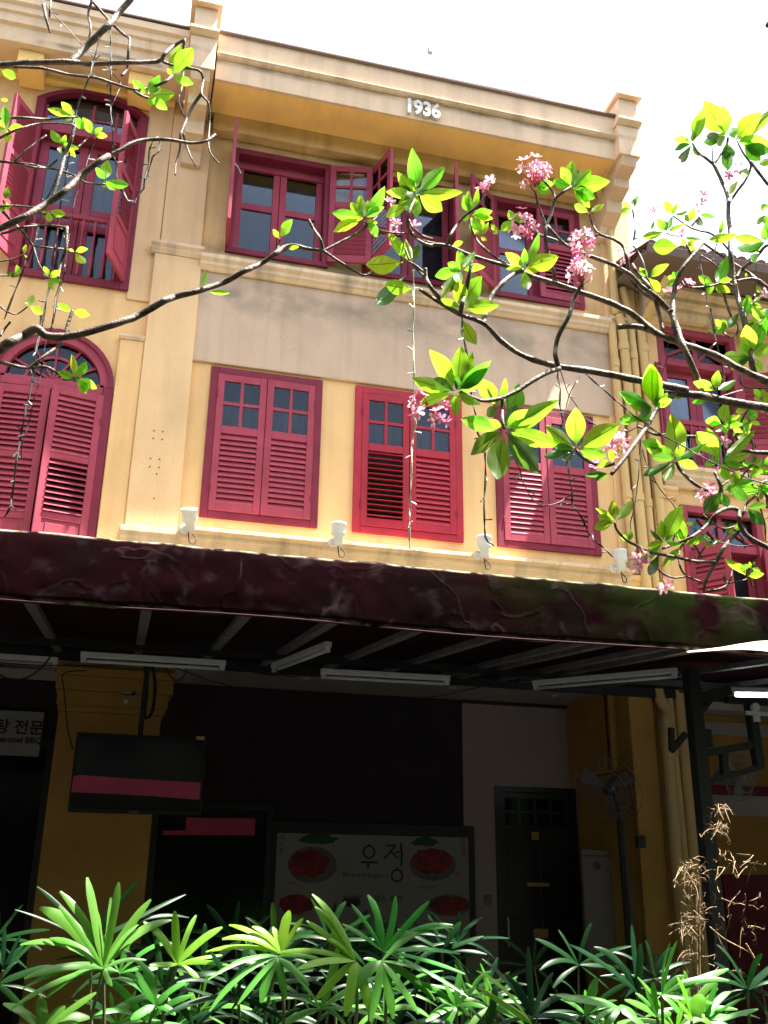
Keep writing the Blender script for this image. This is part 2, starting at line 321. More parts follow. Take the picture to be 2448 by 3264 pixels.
def wallholes(x0, x1, z0, z1, holes, yf, yb):
    """solid wall with rectangular openings, reveals included, no doubled faces"""
    m = MB(); xs = sorted({x0, x1, *[h[0] for h in holes], *[h[1] for h in holes]}); zs = sorted({z0, z1, *[h[2] for h in holes], *[h[3] for h in holes]})
    def inh(cx, cz): return any(h[0] < cx < h[1] and h[2] < cz < h[3] for h in holes) or not (x0 < cx < x1 and z0 < cz < z1)
    for i in range(len(xs)-1):
        for j in range(len(zs)-1):
            a, b, c, d = xs[i], xs[i+1], zs[j], zs[j+1]; cx, cz = (a+b)/2, (c+d)/2
            if inh(cx, cz): continue
            m.quad((a,yf,c),(b,yf,c),(b,yf,d),(a,yf,d)); m.quad((a,yb,c),(a,yb,d),(b,yb,d),(b,yb,c))
            for (nx, nz, q) in ((a-1e-3,cz,((a,yf,c),(a,yf,d),(a,yb,d),(a,yb,c))),(b+1e-3,cz,((b,yf,c),(b,yb,c),(b,yb,d),(b,yf,d))),(cx,c-1e-3,((a,yf,c),(a,yb,c),(b,yb,c),(b,yf,c))),(cx,d+1e-3,((a,yf,d),(b,yf,d),(b,yb,d),(a,yb,d)))):
                if inh(nx, nz): m.quad(*q)
    return m
def buildwall(name, mt, parent, *a):
    m = wallholes(*a); me = bpy.data.meshes.new(name); me.from_pydata(m.v, [], m.f)
    bm = bmesh.new(); bm.from_mesh(me); bmesh.ops.remove_doubles(bm, verts=bm.verts, dist=1e-5); bmesh.ops.recalc_face_normals(bm, faces=bm.faces); bm.to_mesh(me); bm.free()
    me.materials.append(mt); return link(name, me, parent)
_cache = {}
def cbox(key, m, *a, bevel=.003):
    k = (key, m.name, tuple(round(q, 4) for q in a))
    if k not in _cache: _cache[k] = MB().box(*a).mesh(key, m, bevel=bevel)
    return _cache[k]
# ================================================================== GROUND
g = MB().box(-60, 60, -60, 40, -.3, 0).build('street', m_ground); g['kind'] = 'structure'
struct('walkway', mat('terrazzo_floor', (.08,.06,.05), .5, .4, .3, 20), -12, 16, -.3, 3.5, 0, .15)
# ================================================================== houses across the street (behind the photographer, mirrored in the panes)
m_opp = plaster('opposite_render', (.17,.165,.16), (.12,.12,.11), .6)
op = empty('building', 'pale shophouse terrace across the street that the window panes mirror', 'building', (2,-22,0))
def opbuild():
    m = MB(); m.box(-26, 30, -30, -22, 0, 13.5)
    for z in (4.0, 7.2, 10.2): m.box(-26, 30, -21.99, -21.7, z, z+.3)
    m.build('wall', m_opp, op)
    wm = MB().box(-.6,.6,-21.98,-21.95,0,1.9).mesh('window', m_shopgl)
    for i in range(22):
        for z in (4.9, 7.9): link('window', wm, op, Matrix.Translation((-25+i*2.5, 0, z)))
    MB().box(-26, 30, -22, -19, 3.3, 3.4).build('canopy', m_grey, op)
opbuild()
# ================================================================== windows
def leaf_local(win, Mx, w, h, kind, mt, slat_tilt=40, mtslat=None):
    """one shutter leaf, local x 0..w, z 0..h, outer face -y"""
    st = .075; T = .02; mtslat = mtslat or mt
    m = MB(); m.box(0, st, -T, T, 0, h).box(w-st, w, -T, T, 0, h)
    rails = []; louv = []; panes = []; panels = []
    if kind == 'pane':
        zs = h*.585; rails = [(0, .10), (zs-.045, zs+.045), (h-.085, h)]
        louv = [(.10, zs-.045)]; panes = [(zs+.045, h-.085)]
    elif kind == 'tall':
        rails = [(0,.11),(h*.30-.04,h*.30+.04),(h*.62-.04,h*.62+.04),(h-.09,h)]
        louv = [(h*.30+.04,h*.62-.04),(h*.62+.04,h-.09)]; panels = [(.11,h*.30-.04)]
    for a, b in rails: m.box(st, w-st, -T+.002, T-.002, a, b)
    for a, b in panes:
        cx = w/2; mu = .018; cz = (a+b)/2
        m.box(cx-mu, cx+mu, -T+.004, T-.004, a, b); m.box(st, cx-mu, -T+.004, T-.004, cz-mu, cz+mu); m.box(cx+mu, w-st, -T+.004, T-.004, cz-mu, cz+mu)
        for (xa, xb) in ((st, cx-mu), (cx+mu, w-st)):
            for (za, zb) in ((a, cz-mu), (cz+mu, b)): link('pane', cbox('pane', m_glass, xa-.002, xb+.002, -.003, .003, za-.002, zb+.002, bevel=0), win, Mx)
    for a, b in panels:
        link('panel', cbox('panel', mt, st-.002, w-st+.002, -.008, .008, a-.002, b+.002, bevel=0), win, Mx)
        link('panel', cbox('panel', mt, st+.04, w-st-.04, -.016, .016, a+.04, b-.04), win, Mx)
    m.build('shutter', mt, win, bevel=.003, mw=Mx)
    for q, (a, b) in enumerate(louv):
        n = max(4, int((b-a)/.058)); tl = slat_tilt[q] if isinstance(slat_tilt, (list, tuple)) else slat_tilt
        me = cbox('slat', mtslat, st, w-st, -.045, .045, -.0035, .0035, bevel=.002)
        for i in range(n):
            z = a + (i+.5)*(b-a)/n
            link('slat', me, win, Mx @ Matrix.Translation((0, 0, z)) @ Matrix.Rotation(math.radians(tl + random.uniform(-1.5, 1.5)), 4, 'X'))
    for z in (h*.15, h*.85): link('hinge', cbox('hinge', m_redf, -.012, .012, -.027, -.015, z-.04, z+.04), win, Mx)
def LM(hx, z, ang, y=-.022, left=True):
    """leaf matrix: ang degrees opened outwards; left leaf hinged on its left side, right leaf mirrored by a half turn of direction"""
    if left: return Matrix.Translation((hx, y, z)) @ Matrix.Rotation(math.radians(-ang), 4, 'Z')
    return Matrix.Translation((hx, y, z)) @ Matrix.Rotation(math.radians(180 + ang), 4, 'Z') @ Matrix.Scale(-1, 4, (0,1,0)) if False else Matrix.Translation((hx, y, z)) @ Matrix.Rotation(math.radians(ang), 4, 'Z') @ Matrix.Scale(-1, 4, (1,0,0))
def frame_mb(x0, x1, z0, z1, t=.085, yf=-.035, yb=.10):
    m = MB(); m.box(x0, x0+t, yf, yb, z0, z1).box(x1-t, x1, yf, yb, z0, z1).box(x0+t, x1-t, yf+.002, yb, z1-t, z1).box(x0+t, x1-t, yf+.002, yb, z0, z0+t*.9); return m
m_curtw = mat('window_curtain', (.13,.155,.185), .9, .1, .3, 3, stretch=(3,1,.3))
def room(win, x0, x1, z0, z1, yc=.24, curtain=True, mirror_bands=False):
    if mirror_bands:
        m = MB(); k = 9
        for i in range(k):
            za = z0+(z1-z0)*i/k; zb = z0+(z1-z0)*(i+1)/k; m.quad((x0+.03,yc+.05,za),(x1-.03,yc+.05,za),(x1-.03,yc-.01,zb),(x0+.03,yc-.01,zb))
        m.build('mirror_bands', m_curt, win); return  # stepped slats painting in the opposite houses' reflection bands
    n = 36; m = MB()
    for i in range(n):
        a = x0+.03+(x1-x0-.06)*i/n; b = x0+.03+(x1-x0-.06)*(i+1)/n; ya = yc+.02*math.sin(i*1.3)+.012*math.sin(i*3.1); yb = yc+.02*math.sin((i+1)*1.3)+.012*math.sin((i+1)*3.1)
        m.quad((a,ya,z0),(b,yb,z0),(b,yb,z1),(a,ya,z1))
    if curtain: m.build('curtain', m_curtw, win, smooth=True)
# ================================================================== CENTRE SHOPHOUSE
sh = empty('shophouse', 'yellow three storey shophouse with crimson shutters and the year 1936 on its parapet', 'building', (2.9, 0, 0))
W = [(.56,1.83,5.20,7.0),(2.22,3.51,5.20,7.0),(3.92,5.21,5.20,7.0)]
Uw = [(.60,1.84,8.53,10.05),(2.26,3.50,8.53,10.05),(3.96,5.21,8.53,10.05)]
PL, PR = .33, 5.50
e = .0
buildwall('wall', m_wall, sh, PL, PR, 3.70, 7.04, W, 0, .30)
buildwall('wall', m_wallu, sh, PL, PR, 8.21, 10.60, Uw, 0, .30)
MB().box(PL, PR, -.035, .30, 7.04, 8.21).build('band', m_band, sh, bevel=.006)
MB().box(PL, PR, .45, 6, 3.75, 11).build('inner_room', m_dark, sh)
# mouldings
def mould(name, m, parent, pts, x0, x1): return MB().prof(pts, x0, x1).build(name, m, parent, bevel=.003)
mould('sill_moulding', m_mould, sh, [(-.0355,8.21),(-.07,8.21),(-.09,8.24),(-.12,8.26),(-.12,8.30),(-.16,8.33),(-.16,8.38),(.0,8.40),(.0,8.21)], PL, PR+.01)
mould('base_moulding', m_mould, sh, [(-.002,4.80),(-.10,4.80),(-.12,4.86),(-.17,4.90),(-.17,4.955),(-.24,4.97),(-.24,5.01),(-.002,5.03)], .36, 5.50)
# frieze, soffit, parapet
mould('frieze', m_wallu, sh, [(-.002,10.17),(-.14,10.17),(-.16,10.20),(-.16,10.40),(-.002,10.40)], PL, PR)
mould('soffit', m_soff, sh, [(-.16,10.395),(-.72,10.376),(-.72,10.46),(-.16,10.46)], PL-.05, PR)
mould('parapet', m_corn, sh, [(-.70,10.365),(-.75,10.36),(-.75,10.655),(-.72,10.675),(-.72,10.5)], PL-.05, PR-.03)
mould('parapet_ledge', m_mould, sh, [(-.70,10.655),(-.79,10.665),(-.82,10.69),(-.82,10.705),(-.78,10.715),(-.70,10.715)], PL-.05, PR-.03)
m = MB(); n = 24
for i in range(n):
    xa = PL-.05+(PR-PL+.02)*i/n; xb = PL-.05+(PR-PL+.02)*(i+1)/n
    m.box(xa, xb, -.80, -.45, 10.715, 11.00+.003*math.sin(i*2.1))
MB().box(PL-.05, PR-.03, -.785, -.45, 10.716, 11.005).build('parapet', m_corn, sh)
MB().box(PL-.05, PR-.03, -.83, -.44, 11.006, 11.035).build('coping', m_lead, sh, bevel=.005)
MB().box(PL-.05, PR-.03, -.45, 6, 10.46, 10.9).build('roof_slab', m_corn, sh)
for i, x in enumerate((1.9, 3.05, 4.4)): MB().tube([(x,-.8,11.03),(x+.02,-.8,11.08),(x+.05,-.78,11.10)], .006, 5).build('wire_hook', m_lead, sh)
MB().tube([(1.6,-.8,11.045),(2.3,-.79,11.06),(3.05,-.8,11.06),(4.4,-.8,11.07)], .004, 5).build('roof_wire', m_lead, sh)
text('year_numerals', '1936', .285, .022, m_num, sh, Matrix.Translation((2.80,-.775,10.415)) @ RX90, off=.010, sx=.80)
pA = at('S', 929, 110, -.3)
MB().tube([(pA.x-.12,-.3,10.9),(pA.x-.02,-.3,pA.z-.05),(pA.x,-.3,pA.z)], .006, 6).build('antenna_pole', m_white, sh)
MB().box(pA.x-.03, pA.x+.03, -.33, -.27, pA.z-.04, pA.z+.04).build('antenna_head', m_grey, sh, bevel=.004)
# piers and consoles
def pier(parent, xl, xr, mt):
    x = (xl+xr)/2; MB().box(xl+.02, xr-.02, -.92, .2, 10.90, 11.22).build('pier', mt, parent, bevel=.006)
    mould('pier_cap', mt, parent, [(-1.0,11.22),(-1.0,11.27),(.25,11.29),(.25,11.22)], xl-.03, xr+.03)
    mould('pier_ledge', mt, parent, [(-.90,10.82),(-.96,10.86),(-.96,10.90),(.2,10.90),(.2,10.82)], xl-.02, xr+.02)
    MB().box(xl, xr, -.88, .2, 10.36, 10.82).build('pier_block', mt, parent, bevel=.006)
    mould('console', mt, parent, [(-.86,10.36),(-.80,10.25),(-.62,10.20),(-.60,10.08),(-.40,10.02),(-.36,9.86),(-.16,9.76),(-.10,9.62),(-.0,9.60),(-.0,10.36)], xl+.04, xr-.04)
def capit(parent, name, xl, xr, z0, z1, mt, d0=.06, d1=.14):
    mould(name, mt, parent, [(0,z0),(-d0,z0),(-(d0+d1)/2,z0+(z1-z0)*.35),(-(d0+d1)/2,z0+(z1-z0)*.5),(-d1,z0+(z1-z0)*.7),(-d1,z1),(0,z1)], xl, xr)
MB().box(-.20, .34, .0, .30, 3.70, 4.82).build('wall', m_wall, sh)
MB().box(5.44, 5.97, .0, .30, 3.70, 5.0).build('wall', m_wall, sh)
MB().box(-.19, .34, .01, .30, 8.33, 10.6).build('wall', m_wall, sh)
# left pilaster (shared pier between the two houses) and right pilaster
MB().box(-.14, .33, -.04, .3, 8.46, 10.36).build('pilaster', m_pil, sh, bevel=.008)
MB().box(-.19, .345, -.075, .3, 4.98, 8.33).build('pilaster', m_pil, sh, bevel=.01)
capit(sh, 'pilaster_cap', -.235, .36, 8.33, 8.46, m_mould, .08, .15)
capit(sh, 'pilaster_base', -.22, .40, 4.80, 4.98, m_mould, .10, .16)
pier(sh, -.04, .26, m_corn)
MB().box(5.50, 5.93, -.04, .3, 8.44, 10.36).build('pilaster', m_pil, sh, bevel=.008)
MB().box(5.44, 5.90, -.03, .3, 4.98, 8.30).build('pilaster', m_wall, sh, bevel=.008)
capit(sh, 'pilaster_cap', 5.50, 5.93, 8.32, 8.44, m_mould, .06, .13)
capit(sh, 'pilaster_base', 5.42, 5.66, 4.80, 4.98, m_wall, .07, .12)
pier(sh, 5.40, 5.70, m_corn)
# bolt holes on the pilaster
for (x, y) in ((993,957),(1050,962),(988,1005),(1046,1012),(971,1136),(1029,1141),(966,1188),(1025,1193),(1011,1235),(993,1393)):
    p = at('E', x, y, -.078); MB().lathe([(.0005,-.003),(.009,-.003),(.009,.002)], 0, 0, 8, Matrix.Translation(p) @ RX90).build('bolt_hole', m_lead, sh)
for (x0,x1,z0,z1) in ((.02,.15,5.72,5.84),(.01,.14,6.13,6.27)):
    pass
# ---- first floor windows (closed shutters)
for i, (x0, x1, z0, z1) in enumerate(W):
    mt = m_red2 if i == 1 else m_red; mf = m_red2 if i == 1 else m_redf
    win = frame_mb(x0, x1, z0, z1).build('window', mf, sh, bevel=.004)
    lw = (x1-x0-.17-.006)/2; lz = z0+.08; lh = z1-.088-lz
    leaf_local(win, LM(x0+.085, lz, .6), lw, lh, 'pane', mt, 8 if i == 1 else 66)
    leaf_local(win, LM(x1-.085, lz, 1.2, left=False), lw, lh, 'pane', mt, 66)
    room(win, x0, x1, z0, z1)
# ---- second floor windows
for i, (x0, x1, z0, z1) in enumerate(Uw):
    win = frame_mb(x0, x1, z0, z1, .08).build('window', m_redf, sh, bevel=.004)
    a0, a1, b0, b1 = x0+.08, x1-.08, z0+.072, z1-.08; mid = (a0+a1)/2; m = MB()
    for (xa, xb) in ((a0, mid-.004), (mid+.004, a1)):
        m.box(xa, xa+.08, .12, .165, b0, b1).box(xb-.08, xb, .12, .165, b0, b1)
        for (za, zb) in ((b0,b0+.10),(b0+(b1-b0)*.50,b0+(b1-b0)*.50+.085),(b1-.11,b1)): m.box(xa+.08, xb-.08, .122, .163, za, zb)
        for (za, zb) in ((b0+.10, b0+(b1-b0)*.5),(b0+(b1-b0)*.5+.085, b1-.11)): link('pane', cbox('pane', m_glass, xa+.078, xb-.078, .139, .145, za-.002, zb+.002, bevel=0), win)
    MB().box(a0, a1, .10, .12, b1-.11, b1+.02).build('head_board', m_red, win)
    m.build('casement', m_red, win, bevel=.003); room(win, x0, x1, z0, z1, mirror_bands=True)
    lz = z0+.06; lh = 1.42
    if i == 0:
        leaf_local(win, LM(x0+.02, lz, 94), .56, lh, 'pane', m_red, 60); leaf_local(win, LM(x1-.02, lz, 168, -.05, left=False), .53, lh, 'pane', m_red, 60)
        MB().tube([(x0+.0,-.36,lz+.95),(x0+.05,-.33,lz+.93),(x0+.10,-.30,lz+.86)], .007, 6).build('stay_hook', m_white, win)
    if i == 1:
        leaf_local(win, LM(x0+.06, lz, 75), .58, lh, 'pane', m_red, 60); leaf_local(win, LM(x1-.04, lz, 74, left=False), .56, lh, 'pane', m_red, 60)
    if i == 2:
        leaf_local(win, LM(x0+.03, lz, 139), .57, lh, 'pane', m_red, 60); leaf_local(win, LM(x1-.08, lz+.02, .5, left=False), .535, lh-.06, 'pane', m_red, 60)
# downpipes
def pipe(parent, pts, r, joints, mt=m_pipe):
    MB().tube(pts, r, 12, sub=5).build('downpipe', mt, parent, smooth=True)
    for (x, y, z) in joints: MB().lathe([(r*1.02,z-.05),(r*1.16,z-.05),(r*1.16,z+.05),(r*1.02,z+.05)], x, y, 12).build('pipe_collar', mt, parent)
pipe(sh, [(5.36,-.30,10.38),(5.38,-.30,10.25),(5.56,-.14,10.04),(5.58,-.12,9.9),(5.585,-.12,9.3),(5.59,-.12,8.45)], .052, [(5.58,-.12,9.86)])
pipe(sh, [(5.62,-.12,8.45),(5.66,-.12,8.2),(5.68,-.12,7),(5.70,-.12,5),(5.70,-.12,4.4),(5.74,-.12,3.62),(5.83,-.14,3.4),(5.78,-.14,3.05),(5.78,-.14,.2)], .062, [(5.66,-.12,8.0),(5.69,-.12,5.95),(5.79,-.14,2.95)])
pipe(sh, [(5.53,-.10,8.32),(5.54,-.10,7),(5.57,-.10,5.0)], .05, [(5.535,-.10,7.75),(5.56,-.10,5.98)])
pipe(sh, [(5.72,-.10,8.9),(5.77,-.10,8.6),(5.80,-.10,8.2),(5.81,-.10,7),(5.83,-.10,5),(5.87,-.10,3.7),(5.90,-.10,.2)], .05, [(5.80,-.10,7.9),(5.82,-.10,5.9),(5.88,-.10,3.0)])
pipe(sh, [(6.02,-.72,8.72),(5.99,-.60,8.62),(5.95,-.14,8.36),(5.93,-.12,8.2),(5.955,-.12,7),(5.98,-.12,5.0),(6.0,-.12,.2)], .058, [(5.94,-.12,8.02),(5.98,-.12,6.02),(6.0,-.12,3.2)])
# ---- ground floor of the centre shop
MB().box(-.60, .36, -.04, .35, .15, 3.10).build('column', m_gwall, sh, bevel=.012)
for k, (a, b, z0, z1) in enumerate(((.02,.06,3.10,3.16),(.05,.09,3.16,3.30),(.09,.12,3.30,3.44),(.10,.14,3.44,3.52))):
    MB().box(-.60-a*.6, .36+a, -.04-a*.6, .35, z0, z1).build('column_cap', m_gwall, sh, bevel=.01)
MB().box(.36+.10, 5.42, .0, .30, 3.665, 3.698).build('beam', m_gwall, sh)
MB().box(-.70, .46, -.02, .35, 3.521, 3.698).build('beam', m_gwall, sh)
MB().box(.46, 5.42, .302, 1.6, 3.70, 3.74).build('ceiling', m_ceil, sh)
MB().box(.36, 3.97, 1.45, 1.6, .15, 3.70).build('back_wall', m_backwall, sh)
for x in (1.46,): MB().box(x-.004, x+.004, 1.445, 1.45, .2, 3.69).build('panel_joint', m_black, sh)
buildwall('back_wall', m_backpl, sh, 3.97, 5.44, .15, 3.70, [(4.36,5.40,.14,2.70)], 1.44, 1.6)
MB().box(3.97, 5.40, 1.40, 1.438, 3.66, 3.70).build('ceiling_trim', m_black, sh)
MB().box(5.34, 5.96, .302, 1.6, 2.80, 3.699).build('side_wall', m_gwall, sh)
MB().box(5.445, 5.955, .302, 1.6, .15, 2.799).build('side_wall', m_gwall, sh)
MB().box(5.42, 5.72, -.02, .30, .15, 3.70).build('column', m_gwall, sh, bevel=.01)
MB().box(5.34, 5.37, .36, .40, 2.81, 3.69).build('conduit', m_ceil, sh)
for (x, y) in ((1.9,.7),(3.6,.7),(4.9,.8)): MB().lathe([(.045,3.69),(.05,3.699),(.05,3.701)], x, y, 12).build('downlight', m_white, sh)
# door
dr = frame_mb(4.36, 5.40, .15, 2.70, .06, 1.42, 1.5).build('door', m_door, sh)
MB().box(4.42, 5.34, 1.47, 1.50, .21, 2.64).build('door_leaf', m_door, dr)
for i in range(4):
    for j in range(2): MB().box(4.50+i*.20, 4.66+i*.20, 1.462, 1.468, 2.26+j*.17, 2.40+j*.17).build('pane', m_shopgl, dr)
for (z0, z1) in ((1.40,2.05),(.45,1.25)):
    for (x0, x1) in ((4.52,4.84),(4.92,5.24)): MB().box(x0, x1, 1.458, 1.468, z0, z1).build('door_panel', m_door, dr, bevel=.004)
MB().box(4.82,4.91,1.450,1.456,2.10,2.19).build('door_sign', m_brass, dr)
MB().box(4.74,5.02,1.450,1.456,1.585,1.625).build('door_plate', m_brass, dr)
MB().box(4.80,4.98,1.450,1.456,1.03,1.13).build('door_notice', m_brass, dr)
MB().tube([(4.48,1.42,.95),(4.47,1.39,1.0),(4.47,1.39,1.2),(4.48,1.42,1.25)], .012, 8).build('door_handle', m_white, dr)
MB().box(4.20, 4.29, 1.425, 1.44, 1.38, 1.49).build('door_intercom', m_grey, sh, bevel=.004)
# shop glass left of the poster
sg = frame_mb(.42, 1.72, .15, 2.40, .06, 1.40, 1.445).build('shop_window', m_door, sh)
MB().box(.48, 1.66, 1.41, 1.425, .21, 2.34).build('pane', m_shopgl, sg)
# ================================================================== LEFT SHOPHOUSE
lh = empty('shophouse', 'yellow shophouse at the left with arched crimson windows and a balustrade', 'building', (-1.2, 0, 0))
LW = (-1.72, -.43, 7.80, 10.28); LD = (-1.72, -.46, 4.3, 6.56)
def arc(cx, zs, hw, rise, n=14, a0=0, a1=180):
    if rise >= hw-1e-6: return [(cx+hw*math.cos(math.radians(a0+(a1-a0)*k/n)), zs+hw*math.sin(math.radians(a0+(a1-a0)*k/n))) for k in range(n+1)]
    Rr = (hw*hw+rise*rise)/(2*rise); h = math.asin(hw/Rr); return [(cx+Rr*math.sin(h-2*h*k/n), zs+rise-Rr+Rr*math.cos(h-2*h*k/n)) for k in range(n+1)]
cxw = (LW[0]+LW[1])/2; hww = (LW[1]-LW[0])/2; hwd = (LD[1]-LD[0])/2; cxd = (LD[0]+LD[1])/2
WZS, WR = 10.24, .24; DZ = 6.56
buildwall('wall', m_wall, lh, -14, -.192, 3.70, 10.95, [(LW[0],LW[1],LW[2],WZS+WR), (LD[0],LD[1],4.3,DZ+hwd), (-4.6,-3.3,7.8,10.48)], 0, .3)
def spandrel(cx, zs, hw, rise, ztop):
    A = arc(cx, zs, hw, rise); m = MB()
    for k in range(len(A)-1):
        (xa, za), (xb, zb) = A[k], A[k+1]
        if ztop - min(za, zb) > 1e-4: m.poly([(xa,za),(xb,zb),(xb,ztop+.002),(xa,ztop+.002)], .0005, .299)
    m.build('spandrel', m_wall, lh)
spandrel(cxw, WZS, hww, WR, WZS+WR); spandrel(cxd, DZ, hwd, hwd, DZ+hwd)
def archband(cx, zs, hwo, ro, hwi, ri, y0, y1, n=18, name='arch', m_=None, par=None):
    A = arc(cx, zs, hwo, ro, n); Bq = arc(cx, zs, hwi, ri, n); m = MB()
    i0 = 0
    for k in range(n+1):
        m.v += [(A[k][0],y0,A[k][1]),(Bq[k][0],y0,Bq[k][1]),(Bq[k][0],y1,Bq[k][1]),(A[k][0],y1,A[k][1])]
    for k in range(n):
        for j in range(4): m.f.append((4*k+j, 4*k+(j+1)%4, 4*k+4+(j+1)%4, 4*k+4+j))
    m.f.append((0,1,2,3)); m.f.append((4*n,4*n+1,4*n+2,4*n+3)); return m.build(name, m_, par, smooth=False)
# upper arched window
f = MB(); t = .10
f.box(LW[0], LW[0]+t, -.04, .12, LW[2], WZS).box(LW[1]-t, LW[1], -.04, .12, LW[2], WZS).box(LW[0]+t, LW[1]-t, -.038, .12, LW[2], LW[2]+.09)
win = f.build('window', m_redf, lh, bevel=.004)
archband(cxw, WZS, hww, WR, hww-t, WR-.045, -.04, .12, name='arch_frame', m_=m_redf, par=win)
MB().box(LW[0]+t, LW[1]-t, -.02, .14, 9.80, 9.93).build('transom', m_red, win, bevel=.004)
f = MB(); a0, a1 = LW[0]+t, LW[1]-t
for q in (a0+.0, a0+(a1-a0)*.25-.015, a0+(a1-a0)*.5-.015, a0+(a1-a0)*.75-.015, a1-.03): f.box(q, q+.03, .05, .08, 9.93, 10.22+.12*(1-abs((q-cxw)/hww)))
f.box(a0, a1, .052, .078, 10.10, 10.125); f.build('fanlight', m_red, win)
MB().box(a0, a1, .062, .066, 9.93, 10.40).build('pane', m_glass, win)
mid = (a0+a1)/2; f = MB()
for (xa, xb) in ((a0, mid-.004), (mid+.004, a1)):
    f.box(xa, xa+.10, .13, .175, LW[2]+.09, 9.80).box(xb-.10, xb, .13, .175, LW[2]+.09, 9.80)
    for (za, zb) in ((LW[2]+.09, LW[2]+.2),(8.60,8.70),(8.82,8.90),(9.70,9.80)): f.box(xa+.10, xb-.10, .132, .173, za, zb)
    for (za, zb) in ((LW[2]+.2,8.60),(8.70,8.82),(8.90,9.70)): MB().box(xa+.098, xb-.098, .15, .155, za, zb).build('pane', m_glass, win)
f.build('casement', m_red, win, bevel=.003); room(win, LW[0], LW[1], LW[2], 10.3)
MB().box(a0, a1, -.01, .04, 8.66, 8.72).build('handrail', m_red, win, bevel=.006)
for k in range(8):
    x = a0+.08+k*(a1-a0-.16)/7
    MB().lathe([(.022,LW[2]+.09),(.022,LW[2]+.16),(.013,LW[2]+.19),(.026,LW[2]+.34),(.014,LW[2]+.46),(.013,8.50),(.022,8.54),(.022,8.66)], x, .015, 10).build('baluster', m_red, win, smooth=True)
leaf_local(win, LM(LW[0]+.08, 7.92, 118), .50, 1.94, 'tall', m_red, 60)
leaf_local(win, LM(LW[1]-.07, 7.90, 72, left=False), .55, 1.94, 'tall', m_red, 60)
# far-left window of the same house, only its frame edge shows
win = frame_mb(-4.6, -3.3, 7.8, 10.48, .1).build('window', m_redf, lh); room(win, -4.6, -3.3, 7.8, 10.4)
# arched doorway
f = MB(); t = .10
f.box(LD[0], LD[0]+t, -.04, .12, 4.3, DZ).box(LD[1]-t, LD[1], -.04, .12, 4.3, DZ)
win = f.build('doorway', m_redf, lh, bevel=.004)
archband(cxd, DZ, hwd, hwd, hwd-.05, hwd-.05, -.045, .12, name='arch_frame', m_=m_redf, par=win)
archband(cxd, DZ, hwd-.05, hwd-.05, hwd-.14, hwd-.14, -.02, .12, name='arch_frame', m_=m_red, par=win)
MB().box(LD[0]+t, LD[1]-t, -.02, .12, DZ-.085, DZ+.03).build('transom', m_red, win, bevel=.004)
f = MB(); rI = hwd-.14
for a in (30, 60, 90, 120, 150):
    ca, sa = math.cos(math.radians(a)), math.sin(math.radians(a)); f.bar((cxd+.0*ca,.04,DZ+.03+.0*sa), (cxd+rI*ca,.04,DZ+rI*sa), .024, .03, Vector((0,1,0)))
f.build('fan_mullion', m_red, win)
archband(cxd, DZ+.03, .30, .30, .27, .27, .03, .05, name='fan_ring', m_=m_red, par=win)
A = arc(cxd, DZ, rI+.02, rI+.02, 16); m = MB(); m.poly(A, .055, .058); m.build('pane', m_glass, win)
leaf_local(win, LM(LD[0]+.09, 4.4, 2), .535, 2.06, 'tall', m_red, 60)
leaf_local(win, LM(LD[1]-.09, 4.4, 13, left=False), .535, 2.06, 'tall', m_red, [42, 62])
MB().box(LD[0], LD[1], .30, .32, 4.3, DZ).build('door_back', m_dark, win)
MB().box(-14, -.2, .45, 6, 3.75, 10.9).build('inner_room', m_dark, lh)
# narrow strips beside the shared pilaster
MB().box(-.44, -.145, -.02, .0, 7.70, 10.5).build('pilaster_strip', m_pil, lh, bevel=.006)
MB().box(-.45, -.192, -.05, .0, 4.80, 7.17).build('pilaster_strip', m_wall, lh, bevel=.006)
mould('strip_cap', m_mould, lh, [(0,7.17),(-.06,7.17),(-.08,7.20),(-.08,7.22),(0,7.22)], -.47, -.192)
# left cornice: stepped profile, soffit, dentils
mould('cornice', m_corn, lh, [(0,10.56),(-.46,10.56),(-.48,10.57),(-.50,10.77),(-.54,10.79),(-.55,10.90),(-.58,10.92),(-.58,11.0),(-.62,11.03),(-.62,11.13),(0,11.15)], -14, -.045)
mould('coping', m_lead, lh, [(-.64,11.151),(-.64,11.175),(.3,11.18),(.3,11.151)], -14, -.045)
for k in range(4): MB().box(-.42-.0-1.24*k-.28, -.42-1.24*k, -.40, -.001, 10.36, 10.559).build('bracket', m_soff, lh, bevel=.006)
mould('frieze', m_soff, lh, [(0,10.46),(-.05,10.47),(-.07,10.50),(-.07,10.557),(0,10.557)], -14, -.145)
# left ground floor
MB().box(-14, -.70, .0, .30, 3.665, 3.699).build('beam', m_gwall, lh)
MB().box(-14, -.70, .302, 1.7, 3.70, 3.74).build('ceiling', m_ceil, lh)
MB().box(-14, -.60, 1.55, 1.7, .15, 3.70).build('back_wall', m_backwall, lh)
lf = frame_mb(-4, -.68, .15, 3.0, .08, 1.48, 1.545).build('shop_window', m_door, lh)
MB().box(-3.92, -.76, 1.50, 1.515, .2, 2.93).build('pane', m_shopgl, lf)
MB().box(-6, -.70, .9, 1.0, 3.56, 3.66).build('ceiling_trim', m_ceil, lh, bevel=.01)
